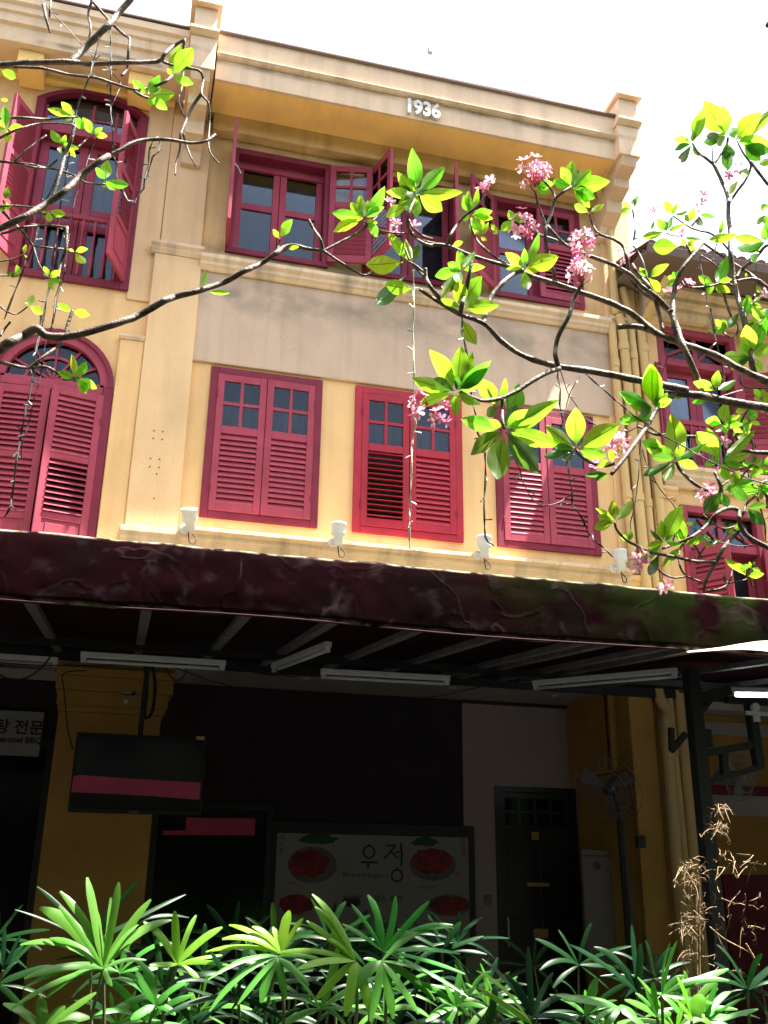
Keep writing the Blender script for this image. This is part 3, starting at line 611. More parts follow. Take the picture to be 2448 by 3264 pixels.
# ================================================================== RIGHT SHOPHOUSE
rh = empty('shophouse', 'lower yellow shophouse at the right edge with tiled eaves and pilasters', 'building', (7, 0, 0))
RW = (6.20, 7.36, 6.45, 8.47); RD = (6.30, 7.42, 4.2, 5.97)
buildwall('wall', m_wall, rh, 5.96, 17, 3.70, 9.2, [RW, RD, (8.2,9.4,6.45,8.47), (8.2,9.4,4.2,5.97)], 0, .3)
MB().box(5.98, 17, .45, 6, 3.75, 9.2).build('inner_room', m_dark, rh)
mould('moulding', m_mould, rh, [(0,6.18),(-.06,6.18),(-.10,6.26),(-.14,6.30),(-.14,6.36),(-.18,6.38),(-.18,6.43),(0,6.44)], 6.10, 17)
mould('cornice', m_mould, rh, [(0,8.56),(-.10,8.56),(-.14,8.64),(-.14,8.70),(-.24,8.74),(-.24,8.80),(-.34,8.84),(-.34,8.90),(0,8.92)], 6.0, 17)
for x in (6.06, 7.46):
    MB().box(x, x+.16, -.03, 0, 4.8, 6.05).build('pilaster', m_wall, rh, bevel=.005); capit(rh, 'pilaster_cap', x-.02, x+.20, 6.02, 6.17, m_wall, .05, .10)
    MB().box(x, x+.14, -.03, 0, 6.44, 8.35).build('pilaster', m_wall, rh, bevel=.005); capit(rh, 'pilaster_cap', x-.02, x+.18, 8.36, 8.55, m_wall, .05, .12)
# tiled roof: eave board, gutter, tiles one by one along the visible eave
MB().box(5.62, 17, -.86, 0, 8.93, 8.95).build('eave_board', m_lead, rh)
mould('gutter', m_lead, rh, [(-.95,8.86),(-.98,8.97),(-.94,8.97),(-.92,8.90),(-.86,8.90),(-.84,8.97),(-.82,8.97),(-.84,8.86)], 5.62, 17)
MB().quad((5.62,-.9,8.99),(17,-.9,8.99),(17,2.5,10.0),(5.62,2.5,10.0)).build('roof', m_tile, rh)
tm = MB()
for k in range(8): pass
tme = MB().lathe([(.055,0),(.06,.0),(.055,.34),(.05,.34)], 0, 0, 8).mesh('roof_tile', m_tile, True)
for i in range(24):
    for j in range(4):
        link('roof_tile', tme, rh, Matrix.Translation((5.70+i*.14, -.94+j*.30, 9.02+j*.09)) @ Matrix.Rotation(math.radians(-73), 4, 'X') @ Matrix.Scale(.6, 4, (0,1,0)))
for (x0,x1,z0,z1), low in ((RW,0),(RD,1),((8.2,9.4,6.45,8.47),0),((8.2,9.4,4.2,5.97),1)):
    win = frame_mb(x0, x1, z0, z1, .09, -.04).build('window', m_red, rh, bevel=.004); a0, a1 = x0+.09, x1-.09
    zt = z1-.55
    MB().box(a0, a1, -.01, .14, zt, zt+.10).build('transom', m_red, win, bevel=.004)
    f = MB(); cx = (a0+a1)/2; f.box(cx-.03, cx+.03, .03, .07, zt+.10, z1-.09)
    for s in (-1, 1): f.bar((cx+s*.03,.05,zt+.36), (cx+s*(a1-a0)/2,.05,zt+.12), .04, .04, Vector((0,1,0)))
    for s in (-1, 1): f.bar((cx+s*.03,.05,zt+.12), (cx+s*(a1-a0)/2*.6,.05,zt+.42), .03, .03, Vector((0,1,0)))
    f.build('fan_mullion', m_red, win); MB().box(a0, a1, .058, .062, zt+.1, z1-.09).build('pane', m_glass, win)
    f = MB()
    for (xa, xb) in ((a0, cx-.003), (cx+.003, a1)):
        f.box(xa, xa+.09, .13, .17, z0+.08, zt).box(xb-.09, xb, .13, .17, z0+.08, zt).box(xa+.09, xb-.09, .132, .168, z0+.08, z0+.18).box(xa+.09, xb-.09, .132, .168, zt-.10, zt).box(xa+.09, xb-.09, .132, .168, z0+.62, z0+.70)
        MB().box(xa+.088, xb-.088, .148, .152, z0+.18, zt-.1).build('pane', m_glass, win)
    f.build('casement', m_red, win); room(win, x0, x1, z0, z1)
    if not low:
        MB().box(a0, a1, -.01, .04, z0+.64, z0+.70).build('handrail', m_red, win)
        for k in range(8):
            x = a0+.06+k*(a1-a0-.12)/7; MB().lathe([(.022,z0+.08),(.013,z0+.16),(.025,z0+.30),(.013,z0+.5),(.022,z0+.64)], x, .015, 8).build('baluster', m_red, win, smooth=True)
        leaf_local(win, LM(x0+.03, z0+.1, 168), .10, zt-z0-.12, 'plain', m_red); leaf_local(win, LM(x1-.03, z0+.05, 158, left=False), .55, zt-z0-.06, 'tall', m_red, 60)
    else:
        leaf_local(win, LM(x0+.06, z0+.2, 55), .50, zt-z0-.25, 'tall', m_red, 60); leaf_local(win, LM(x1-.06, z0+.2, 60, left=False), .50, zt-z0-.25, 'tall', m_red, 60)
# right ground floor
MB().box(6.05, 17, .0, .30, 3.50, 3.699).build('beam', m_ceil, rh)
MB().box(6.05, 17, .302, 1.5, 3.66, 3.70).build('ceiling', m_ceil, rh)
MB().box(5.96, 17, 1.30, 1.45, .15, 3.70).build('back_wall', m_gwall, rh)
MB().box(6.0, 12, 1.27, 1.299, 3.42, 3.58).build('wall_band', m_ceil, rh)
MB().box(6.0, 12, 1.26, 1.299, 2.68, 2.80).build('wall_band', m_redf, rh)
MB().box(6.0, 12, 1.27, 1.299, 2.44, 2.68).build('wall_band', m_ceil, rh)
MB().box(7.2, 12, 1.26, 1.299, .15, 1.75).build('dado_panel', m_redf, rh)
MB().box(-14.2, -14, -4, 6, 0, 11).build('sky_block_wall', m_gwall, lh)  # unseen end walls, added to keep side sky light out of the walkway
MB().box(17, 17.2, -4, 6, 0, 9.2).build('sky_block_wall', m_gwall, rh)
# ================================================================== AWNING
YF = -4.0
aw = empty('awning', 'long dark maroon cloth awning with mossy green patches over the walkway', 'awning', (2, -2, 3.5))
zt0 = [at('S', x, y, YF).z for x, y in ((829,1213),)][0]; zb0 = at('S', 829, 1357, YF).z
print('awning z', zt0, zb0)
m = MB(); X0, X1, NX = -14.0, 17.0, 560; prof = []
def vy(x, t):
    s = math.sin(x*3.1+1.2*math.sin(x*1.3))*.5 + .5*noise.noise(Vector((x*2.3, t*.6, 3)))
    return s*.016*t + .009*noise.noise(Vector((x*9, t*4, 1)))
rows = [('v', k/8) for k in range(9)]
for i in range(NX+1):
    x = X0+(X1-X0)*i/NX; col = []
    sag = .010*math.sin(x*2.0)+.008*noise.noise(Vector((x*4,0,0))); top = zt0-.035+.012*noise.noise(Vector((x*3,5,0)))
    for k in range(9):
        t = k/8; col.append((x, YF+vy(x, 1-t)-.006*math.sin(t*3.1), zb0+sag+(top-zb0-sag)*t))
    for a in (25, 50, 75): col.append((x, YF+.05-.05*math.cos(math.radians(a)), top+.032*math.sin(math.radians(a))))
    for k in range(1, 9): t = k/8; col.append((x, YF+.04+(3.94)*t, top+.034+(3.73-top-.034)*t-.03*math.sin(t*math.pi)-.01*abs(math.sin(x*1.6))*math.sin(t*math.pi)))
    m.v += col; prof = len(col)
for i in range(NX):
    for k in range(prof-1): m.f.append((i*prof+k, (i+1)*prof+k, (i+1)*prof+k+1, i*prof+k+1))
o = m.build('canopy_cloth', m_awn, aw, smooth=True)
sm = o.modifiers.new('thick', 'SOLIDIFY'); sm.thickness = .004
lm = MB()
for i in range(0, NX, 2):
    xa = X0+(X1-X0)*i/NX; xb = X0+(X1-X0)*(i+2)/NX
    lm.quad((xa,YF+.06,zt0-.13),(xb,YF+.06,zt0-.13),(xb,-.02,3.67),(xa,-.02,3.67))
lm.build('lining', m_awnu, aw)
MB().tube([(X0+(X1-X0)*i/60, YF-.004+.006*math.sin(i*1.7), zb0+.004+.010*math.sin((X0+(X1-X0)*i/60)*2.0)) for i in range(61)], .007, 6, sub=4).build('hem', m_awnu, aw)
MB().box(X0, X1, YF+.045, YF+.05, zb0+.03, zt0-.12).build('lining', m_awnu, aw)
wallz = 3.60
def rz(Y): return zb0 + .06 + (wallz-zb0-.02)*(Y-YF)/4
m = MB().bar((X0,YF+.06,zb0+.07), (X1,YF+.06,zb0+.07), .05, .05); m.build('front_beam', m_black, aw)
for (Y, h) in ((-.12,.10),(-1.3,.06)): MB().bar((X0,Y,rz(Y)-.01), (X1,Y,rz(Y)-.01), .06, h).build('purlin', m_black, aw)
def onraft(x, y): return at('S', x, y, YF+.1)
for x in [at('S', *q, YF+.1).x for q in ((45,1295),(318,1325),(545,1335),(742,1355),(945,1370),(1130,1385),(1320,1400),(1500,1408))]+[-2.2,3.4,4.1,5.0,6.0]:
    MB().bar((x,YF+.09,rz(YF+.09)+.03), (x,-.1,rz(-.1)+.03), .07, .045).build('rafter', m_grey, aw)
# sunlit edge of the second awning behind on the right
aw2 = empty('awning', 'pale sunlit scalloped edge of another awning under the right end of the maroon one', 'awning', (4, -3.6, 3.2))
m = MB(); q = [(1485,1406,1409),(1520,1402,1407),(1560,1397,1404),(1600,1390,1403),(1640,1384,1405),(1680,1382,1410),(1760,1376,1412)]
for i in range(len(q)-1):
    (xa,ta,ba),(xb,tb,bb) = q[i], q[i+1]
    a, b, c, d = at('S',xa,ba,-4.06), at('S',xb,bb,-4.06), at('S',xb,tb,-4.02), at('S',xa,ta,-4.02)
    m.quad(a, b, c+Vector((0,.01,0)), d+Vector((0,.01,0)))
    m.quad(d+Vector((0,.01,0)), c+Vector((0,.01,0)), c+Vector((0,.35,.03)), d+Vector((0,.35,.03)))
m_tarp = mat('pale_tarp', (.7,.66,.6), .7, .3, .4, 12, .3, 40, trans=((.8,.75,.65), .4)); m.build('tarp', m_tarp, aw2)
# post with brackets
pb = atz('S', 1487, 1430, 3.30); PY = -2.6; pp = at('S', 1490, 1430, PY); pX = pp.x
post = empty('awning_post', 'square black steel post holding up the awning on the right', 'post', (pX, PY, 0))
MB().box(pX-.055, pX+.055, PY-.055, PY+.055, 0, rz(PY)-.02).build('post', m_black, post, bevel=.004)
def tb(x, y, Y=PY): return at('T', x, y, Y)
for a, b in (((640,1040),(800,830)),((330,1450),(500,1250))):
    MB().bar(tb(*a), tb(*b), .045, .045, Vector((0,1,0))).build('brace', m_black, post)
MB().bar(tb(330,1180), tb(335,1450), .04, .04, Vector((0,1,0))).build('brace', m_black, post)
MB().bar(tb(600,850), tb(1000,740), .09, .09, Vector((0,1,0))).build('beam', m_black, post)
p = tb(720,1300); MB().box(p.x-.07, p.x+.05, PY-.04, PY+.04, p.z-.07, p.z+.07).build('junction_box', m_black, post)
fr = empty('steel_bracket', 'black steel frame hanging right of the awning post with a white bracket', 'frame', tuple(tb(1250,1300)))
for a, b, t in (((1240,830),(1360,1640),.075),((690,1480),(1290,1380),.06),((730,1820),(1400,1630),.05),((940,1460),(960,1780),.055),((975,850),(1480,880),.055)):
    MB().bar(tb(*a), tb(*b), t, t, Vector((0,1,0))).build('bar', m_black, fr)
MB().box(*[c for c in (tb(1160,1000).x, tb(1480,1000).x)], PY-.06, PY-.04, tb(1160,1030).z-.005, tb(1160,1030).z+.03).build('bracket', m_white, fr, bevel=.003)
p = tb(1265,950); MB().lathe([(.02,-.02),(.035,-.02),(.035,.02),(.02,.02)], 0, 0, 12, Matrix.Translation(p+Vector((0,-.06,0))) @ RX90).build('wheel', m_white, fr)
p = tb(1290,1075); MB().box(p.x-.03, p.x+.03, PY-.06, PY-.045, p.z-.03, p.z+.03).build('clip', m_white, fr)
# wire cage fan on the right
def cagefan(name, label, c, r, axis, mt, ring=16, col=m_grey, full=True):
    t = empty(name, label, 'fan', tuple(c)); Q = axis.to_track_quat('Z', 'Y').to_matrix().to_4x4(); Mx = Matrix.Translation(c) @ Q
    m = MB()
    for (rr, z) in ((r, 0), (r*.66, .06), (r*.33, .085), (r*.66, -.05)):
        m.tube([Mx @ Vector((rr*math.cos(a*math.pi/12), rr*math.sin(a*math.pi/12), z)) for a in range(25)], .004, 5, sub=1)
    for k in range(ring):
        a = 2*math.pi*k/ring; ca, sa = math.cos(a), math.sin(a)
        m.tube([Mx @ Vector((r*u*ca, r*u*sa, z)) for u, z in ((.1,.09),(.5,.078),(.85,.04),(1,0),(.85,-.045),(.5,-.06),(.15,-.07))], .0022, 4, sub=1)
    m.build('cage', mt, t)
    m = MB()
    for k in range(3):
        a = 2*math.pi*k/3+.4
        for (u0, u1, w0, w1) in ((.12,.55,.10,.30),(.55,.88,.30,.22)):
            pts = []
            for (u, s, wd) in ((u0,-1,w0),(u1,-1,w1),(u1,1,w1),(u0,1,w0)): pts.append(tuple(Mx @ Vector((r*u*math.cos(a+s*wd), r*u*math.sin(a+s*wd), .02*s))))
            m.quad(*pts)
    m.build('blade', m_grey, t)
    MB().lathe([(.03,.06),(.05,.04),(.06,-.03),(.075,-.10),(.07,-.20),(.03,-.24)], 0, 0, 14, Mx).build('motor', col, t, smooth=True)
    return t, Mx
c = at('T', 1130, 1750, -2.4); ft, Mx = cagefan('wall_fan', 'small wire cage fan hanging below the black frame at the right', c, .20, Vector((.35,-1,-.1)), m_grey)
# pedestal fan in the dark walkway
c = at('K', 770, 905, -.2); ft, Mx = cagefan('pedestal_fan', 'large pedestal fan tilted in the dark walkway by the black door', c, .37, Vector((-.62,-.42,-.38)), m_grey, 24, mat('fan_motor', (.1,.1,.11), .25, .6, metal=.5))
b = at('K', 835, 1080, -.12); MB().tube([c+Vector((.10,.06,-.02)), b, Vector((b.x+.02,b.y,1.2)), Vector((b.x+.03,b.y,.17))], [.03,.04,.05,.05], 10, sub=1).build('stand', m_black, ft)
MB().lathe([(.28,.15),(.28,.18),(.06,.22)], b.x+.03, b.y, 20).build('base', m_black, ft)
# ================================================================== hanging television
tv = empty('television', 'black flat television hanging from a pole in front of the yellow column', 'television', (.18,-1,2.1))
MB().box(-.37, .73, -1.04, -.98, 2.12, 2.775).build('casing', m_black, tv, bevel=.008)
MB().box(-.345, .705, -1.046, -1.041, 2.15, 2.75).build('screen', m_screen, tv)
MB().box(.13, .21, -1.045, -1.041, 2.127, 2.138).build('badge', m_grey, tv)
MB().box(.64, .71, -1.05, -1.042, 2.755, 2.785).build('sticker', m_brass, tv)
pa = at('I', 905, 980, -.95); MB().tube([(pa.x,-.93,2.7),(pa.x+.005,-.93,3.1),(pa.x+.01,-.93,3.56)], .024, 10, sub=1).build('pole', m_black, tv)
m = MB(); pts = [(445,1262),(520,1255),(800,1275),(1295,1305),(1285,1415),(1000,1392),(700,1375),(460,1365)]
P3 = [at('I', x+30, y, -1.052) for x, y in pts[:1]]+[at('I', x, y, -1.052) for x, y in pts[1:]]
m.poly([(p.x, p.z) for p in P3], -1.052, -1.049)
tag(m.build('reflection_strip', m_pinkrefl), 'wide pink strip imitating a reflection across the television screen', 'reflection')  # flat strip that paints in a pink reflection on the screen
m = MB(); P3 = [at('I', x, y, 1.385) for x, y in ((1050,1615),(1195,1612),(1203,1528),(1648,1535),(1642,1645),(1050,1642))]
m.poly([(p.x, p.z) for p in P3], 1.385, 1.389); tag(m.build('reflection_strip', m_pinkrefl), 'stepped pink strip imitating a reflection on the dark shop window behind the television', 'reflection')
# coiled cable and socket on the column
sk2 = empty('power_socket', 'white double power socket with a black plug on the yellow column', 'socket', (.05,-.04,3.2))
a = at('I', 790, 695, -.045); b = at('I', 890, 750, -.045); MB().box(a.x, b.x, -.07, -.041, b.z, a.z).build('socket_plate', m_white, sk2, bevel=.004)
a = at('I', 812, 785, -.045); MB().lathe([(.028,0),(.028,.02),(.02,.028)], 0, 0, 14, Matrix.Translation(a) @ RX90).build('switch', m_white, sk2)
a = at('I', 862, 730, -.075); MB().lathe([(.018,0),(.018,.03)], 0, 0, 10, Matrix.Translation(a) @ RX90).build('plug', m_black, sk2)
a = at('I', 780, 600, -.045); b = at('I', 762, 820, -.045); MB().bar(a, b, .02, .02, Vector((0,1,0))).build('conduit', m_ceil, sk2)
cb = empty('hanging_cable', 'loop of coiled dark cable beside the television pole', 'cable', tuple(at('I', 960, 700, -.9)))
for k in range(4):
    MB().tube([at('I', x+k*5, y, -.88-.01*k) for x, y in ((925,540),(975,560),(992,680),(980,820),(950,885),(925,870),(940,700),(930,560))], .005, 5).build('cable', m_wire, cb)
def cable(label, pts, Y, r=.006, reg='I', mt=None):
    tag(MB().tube([at(reg, x, y, Y) for x, y in pts], r, 5).build('cable', mt or m_wire), label, 'cable')
cable('long black cable sagging along the beam left of the television', [(-40,528),(0,530),(200,545),(400,550),(620,550),(930,535)], -1.5)
cable('black cable looping down at the left edge under the awning', [(350,440),(320,500),(260,570),(180,625),(100,642),(30,625),(-30,590)], -1.5, .007)
cable('thin black cable dropping to the left side of the television', [(560,580),(410,600),(412,700),(425,850),(440,970),(470,1090)], -.5, .006)
cable('black cable loop hanging right of the television pole', [(1065,545),(1085,600),(1120,640),(1160,640),(1195,600),(1205,550)], -1.5, .006)
cable('black cable running down right from the pole towards the ceiling', [(1090,550),(1200,590),(1320,635),(1440,668)], -.9, .006)
cable('black cable sagging between the first two white tube lights', [(40,295),(150,340),(280,370),(400,370),(500,350),(600,325)], -1.6, .007, 'J')
cable('second black cable sagging below the middle of the ceiling edge', [(330,340),(380,370),(430,382),(500,365),(595,340)], -1.7, .005, 'J')
cable('long black cable drooping across the dark back wall to the right', [(0,420),(200,470),(450,515),(700,535),(950,535),(1250,500),(1450,460),(1659,410)], -.6, .006, 'J')
# tube lights
def tubelight(label, A, Bp, lit=False, group=None):
    A = Vector(A); Bp = Vector(Bp); t = empty('tube_light', label, 'light', tuple((A+Bp)/2), group); d = (Bp-A).normalized()
    MB().bar(A, Bp, .055, .045).build('housing', m_white, t, bevel=.004)
    dn = Vector((0,0,-.048)); MB().tube([A+d*.05+dn, Bp-d*.05+dn], .013, 10, sub=1).build('tube', m_tube if lit else m_white, t, smooth=True)
    for e2 in (A+d*.025, Bp-d*.025): MB().bar(e2-d*.02+Vector((0,0,-.035)), e2+d*.02+Vector((0,0,-.035)), .035, .05).build('end_cap', m_white, t)
gl = 'tube lights under the awning'
tubelight('white tube light hanging above the television', at('I',520,478,-2), at('I',1455,535,-2), group=gl)
tubelight('white tube light above the middle of the dark back wall', at('J',595,350,-2), at('J',1350,392,-2), group=gl)
A = at('J',640,190,-2.7); tubelight('white tube light pointing inwards, end on, between the other two', A, at('J',318,318,-1.3), group=gl)
tubelight('white tube light slanting towards the black post', at('K',1150,240,-2.75), at('K',350,312,-1.75), group=gl)
tubelight('white fixture end at the left edge under the awning', at('I',-300,470,-1.0), at('I',375,515,-1.0), group=gl)
tubelight('brightly lit tube light at the right edge beyond the post', at('T',1010,735,-2.2), at('T',1700,745,-2.2), lit=True, group=gl)
p0 = at('T',1010,720,-2.2); p1 = at('T',1700,725,-2.2)
# spotlights
def spot(c, yaw, tilt, label, grille=False):
    t = empty('spotlight', label, 'spotlight', tuple(c), 'white spotlights along the ledge')
    Mx = Matrix.Translation(c) @ Matrix.Rotation(yaw, 4, 'Z') @ Matrix.Rotation(tilt, 4, 'X')
    MB().lathe([(.030,-.135),(.047,-.13),(.050,-.03),(.075,-.01),(.079,.0),(.079,.085),(.085,.09),(.085,.115),(.077,.118),(.073,.10),(.066,.02)], 0, 0, 24, Mx).build('lamp_head', m_white, t, smooth=True)
    MB().lathe([(.001,.075),(.072,.075),(.072,.08),(.001,.081)], 0, 0, 24, Mx).build('lens', mat('lens_glass', (.03,.05,.09), .08, .5) if 'lens_glass' not in bpy.data.materials else bpy.data.materials['lens_glass'], t)
    for k in range(-4, 5): 
        hw = math.sqrt(max((.073**2-(k*.015)**2), 0)); MB().box(k*.015-.002, k*.015+.002, -hw, hw, .104, .109).build('grille_bar', m_white, t, mw=Mx)
    MB().lathe([(.035,0),(.048,.01),(.048,.035),(.03,.05)], 0, 0, 16, Matrix.Translation((c.x-.04,c.y+.13,c.z-.07)) @ RX90).build('mount', m_white, t, smooth=True)
    MB().bar((c.x-.04,c.y+.12,c.z-.07),(c.x,c.y+.02,c.z-.08), .03, .03).build('arm', m_white, t)
    MB().tube([c+Vector((0,.0,-.135)), c+Vector((.02,.02,-.235)), c+Vector((.07,.04,-.24)), c+Vector((.085,.06,-.18)), c+Vector((.05,.10,-.12))], .006, 6).build('cable', m_wire, t)
sp = [('E',1222,1530,'white spotlight with a barred lens on the ledge beside the pilaster foot',-.35,.5),('F',915,1150,'white spotlight on the ledge between the first two closed windows',-.05,.02),
      ('G',492,1400,'white spotlight on the ledge with string lights ending on it',.0,-.06),('G',1372,1490,'white spotlight by the pink flowers at the right end of the ledge',.1,-.1)]
for r, x, y, lb, yaw, tl in sp: spot(at(r, x, y, -.34), yaw, tl, lb)
# ================================================================== signs and posters
sg = empty('shop_sign', 'white sign with Korean letters and the words Charcoal BBQ at the left edge', 'sign', (-1.4,1.4,3))
MB().box(-2.6, -.835, 1.42, 1.46, 2.82, 3.29).build('sign_board', mat('sign_white', (.28,.29,.3), .6, .3), sg, bevel=.003)
pc = at('I', 190, 990, 1.41)
text('sign_lettering', '탕 전문', .165, .001, m_ink, sg, Matrix.Translation((at('I',278,985,1.41).x,1.415,at('I',190,985,1.41).z)) @ RX90, 'RIGHT', off=.004)
text('sign_lettering', 'Charcoal BBQ', .088, .001, m_ink, sg, Matrix.Translation((at('I',268,1048,1.41).x,1.415,at('I',190,1048,1.41).z)) @ RX90, 'RIGHT', off=.002)
po = empty('menu_poster', 'large menu poster with big Korean letters and plates of red meat', 'poster', (2.95,1.4,1.5))
def pv(x, y, Y=1.40): return at('V', x, y, Y)
a = pv(88,140); b = pv(1640,185); zb_ = 1.0
xl, xr, zt_ = a.x, b.x, a.z
MB().box(xl-.06, xr+.08, 1.41, 1.445, zb_-.1, zt_+.13).build('poster_frame', m_black, po, bevel=.004)
MB().box(xl, xr, 1.402, 1.408, zb_, zt_).build('poster_sheet', m_paper, po)
x1, x2 = pv(578,300).x, pv(1168,300).x
MB().box(x1, x2, 1.399, 1.4015, zb_, zt_-.01).build('centre_panel', mat('poster_centre', (.27,.25,.26), .7, .3), po)
def ell(name, cx, cy, rx, ry, Y, m_, jit=0, seed=0):
    rnd = random.Random(seed); pts = []
    for k in range(28):
        a = 2*math.pi*k/28; s = 1+jit*(rnd.random()-.5); p = pv(cx+rx*s*math.cos(a), cy-ry*s*math.sin(a)); pts.append((p.x, p.z))
    MB().poly(pts, Y, Y+.002).build(name, m_, po)
ell('plate_print', 370,400,200,150,1.398,m_plate); ell('meat_print', 350,390,160,115,1.395,m_meat,.25,1)
ell('greens_print', 420,190,140,45,1.396,m_green,.4,2)
ell('plate_print', 1350,400,190,130,1.398,m_plate); ell('meat_print', 1345,370,165,105,1.395,m_meat,.15,3); ell('greens_print', 1290,210,110,35,1.396,m_green,.4,4)
ell('plate_print', 1480,730,180,90,1.398,m_plate); ell('meat_print', 1480,730,155,75,1.395,m_meat,.2,5); ell('meat_print', 240,720,140,80,1.395,m_meat,.2,6)
ell('pot_print', 690,700,75,45,1.395,m_ink); ell('pot_print', 690,660,85,12,1.394,m_plate)
def stroke(pts, wd):
    for i in range(len(pts)-1):
        a, b = pv(*pts[i], 1.396), pv(*pts[i+1], 1.396); m.bar(a, b, wd, .002, Vector((0,1,0))) if False else m.bar(a, b, .003, wd*.9, (b-a).normalized().cross(Vector((0,1,0))))
def ring(cx, cy, rx, ry, wd):
    stroke([(cx+rx*math.cos(k*math.pi/9), cy+ry*math.sin(k*math.pi/9)) for k in range(19)], wd)
m = MB(); ring(832,295,45,50,.022); stroke([(825,232),(835,245)], .022); stroke([(765,378),(905,380)], .024); stroke([(828,384),(824,432)], .024)
stroke([(965,245),(1050,240),(1010,290),(955,350)], .020); stroke([(1010,295),(1045,325),(1075,350)], .018); stroke([(1045,300),(1090,290)], .018); stroke([(1090,225),(1100,300),(1095,410)], .026)
ring(1060,488,44,48,.022); stroke([(1055,420),(1066,436)], .02)
m.build('brush_lettering', m_ink, po)
def ptext(body, x, y, size, al='LEFT'): 
    p = pv(x, y, 1.396); text('small_lettering', body, size, .0006, m_ink, po, Matrix.Translation((p.x,1.397,p.z)) @ RX90, al)
ptext('Blessing in Singapore', 620, 495, .062); ptext('메뉴 추천', 870, 700, .085); ptext('구', 100, 195, .07); ptext('이', 100, 245, .06); ptext('류', 100, 300, .06)
ptext('구', 1570, 225, .07); ptext('이', 1580, 275, .06); ptext('류', 1585, 325, .06); ptext('갈비살 소금구이', 1225, 590, .035); ptext('안창살', 160, 560, .035); ptext('육회', 1530, 485, .04)
# low notice board and crates beside the door
nb = empty('notice_board', 'pale notice board with a round emblem beside the black door', 'board', (5.2,.8,1.2))
a = at('K',620,1240,.7); b = at('K',805,1240,.7); MB().box(a.x, b.x, .70, .73, .75, a.z).build('board', m_paper, nb)
c = at('K',705,1330,.69); MB().lathe([(.001,0),(.045,0),(.045,.004),(.001,.005)], 0, 0, 16, Matrix.Translation(c) @ RX90).build('emblem', m_plate, nb)
MB().box(a.x+.02, b.x-.02, .694, .699, a.z-.07, a.z-.05).build('rule_line', m_plate, nb)
bx = at('K', 945, 1195, -.03); tag(MB().box(bx.x-.05, bx.x+.05, -.07, -.022, bx.z-.06, bx.z+.06).build('switch_box', m_black, bevel=.005), 'small black switch box on the right column', 'box')
# bird-like speck: aerial fitting far above the parapet
# ================================================================== FRANGIPANI TREES
def leafmesh(name, mt, k, bend=.12, fold=.10, obov=.58):
    nu, nv = 12, 4; V = []; Fc = []; UV = []
    for i in range(nu+1):
        u = i/nu; x = max(0, (u-.07)/.93)
        wd = (math.sin(math.pi*min(1, x**(1.0 if k != 1 else .85)))**.75)*.5 if x > 0 else .02
        wd = max(wd*(.72+.28*math.sin(math.pi*min(1,x*.9))), .018 if u < .98 else .002)
        for j in range(nv+1):
            v = (j/nv-.5)*2; wav = .012*math.sin(u*17+j*2+k)*abs(v)
            V.append((u, v*wd, -bend*(2*u-.6)**2*.5 + abs(v)*fold*wd*2 + wav)); UV.append((u, v))
    for i in range(nu):
        for j in range(nv): a = i*(nv+1)+j; Fc.append((a, a+nv+1, a+nv+2, a+1))
    me = bpy.data.meshes.new(name); me.from_pydata(V, [], Fc); ul = me.uv_layers.new(name='UVMap')
    for lp in me.loops: ul.data[lp.index].uv = UV[lp.vertex_index]
    for p in me.polygons: p.use_smooth = True
    me.materials.append(mt); return me
LEAF = {k: [leafmesh('leaf', mt, i, b, f_) for i, (b, f_) in enumerate(((.10,.05),(.22,.03),(.05,.08),(.30,.05)))] for k, mt in (('g', m_leaf), ('y', m_leafy), ('o', m_leafd))}
SP = {}
def put_leaf(tree, pb, pt, wd, kind, tilt=None, parent=None):
    a = pt-pb; L = a.length; a.normalize(); v = ((pb+pt)/2-CAM).normalized()
    n0 = (-v - a*(-v).dot(a)).normalized()
    if n0.z < 0 and random.random() < .0: n0 = -n0
    ang = random.uniform(-.5, .5) if tilt is None else tilt
    nn = Matrix.Rotation(ang, 3, a) @ n0; side = nn.cross(a).normalized(); wd = wd/max(.55, abs(math.cos(ang)))
    # leaf local: x along, y across, z up; upper face away from the viewer half of the time (we look from below)
    zz = -nn
    yy = zz.cross(a).normalized(); wdr = min(wd, L*.52)
    Mx = Matrix((a, yy, zz)).transposed().to_4x4() @ Matrix.Diagonal((L, wdr, L*.8, 1)); Mx.translation = pb
    return link('leaf', random.choice(LEAF[kind]), tree, Mx)
def cluster(tree, reg, base, Y, tips, yel=.25, dark_share=.06):
    pb = at(reg, *base, Y)
    for t in tips:
        x, y, wd = t[:3]; k = t[3] if len(t) > 3 else ('y' if random.random() < yel else 'o' if random.random() < dark_share else 'g')
        d0 = at(reg, x, y, Y); L = (d0-pb).length; dy = random.uniform(-.28, .28)*L
        if k == 'o': pass
        pt = at(reg, x, y, Y+dy); b0 = pb + (pt-pb)*.05
        put_leaf(tree, b0, pt, wd*pxm(reg, pt)*1.25, k)
def branch(tree, reg, pts, w0, w1, Y0, Y1=None, wob=.22, name='branch'):
    Y1 = Y0 if Y1 is None else Y1; n = len(pts); P = []; Rr = []
    for i, (x, y) in enumerate(pts):
        t = i/(n-1); Y = Y0+(Y1-Y0)*t + (.035*math.sin(i*1.9+x*.01) if 0 < i < n-1 else 0); p = at(reg, x, y, Y); P.append(p); Rr.append((w0+(w1-w0)*t)*pxm(reg, p)*.5)
    return MB().tube(P, Rr, 9, sub=6, wob=wob).build(name, m_bark, tree, smooth=True), P
TR = empty('frangipani_tree', 'frangipani tree reaching in from the right with pink flowers and glossy backlit leaves', 'tree', (3.6,-5.6,0))
TL = empty('frangipani_tree', 'sparse frangipani tree reaching in from the left with twisted bare twigs', 'tree', (-3.2,-5.6,0))
Y = -5.5
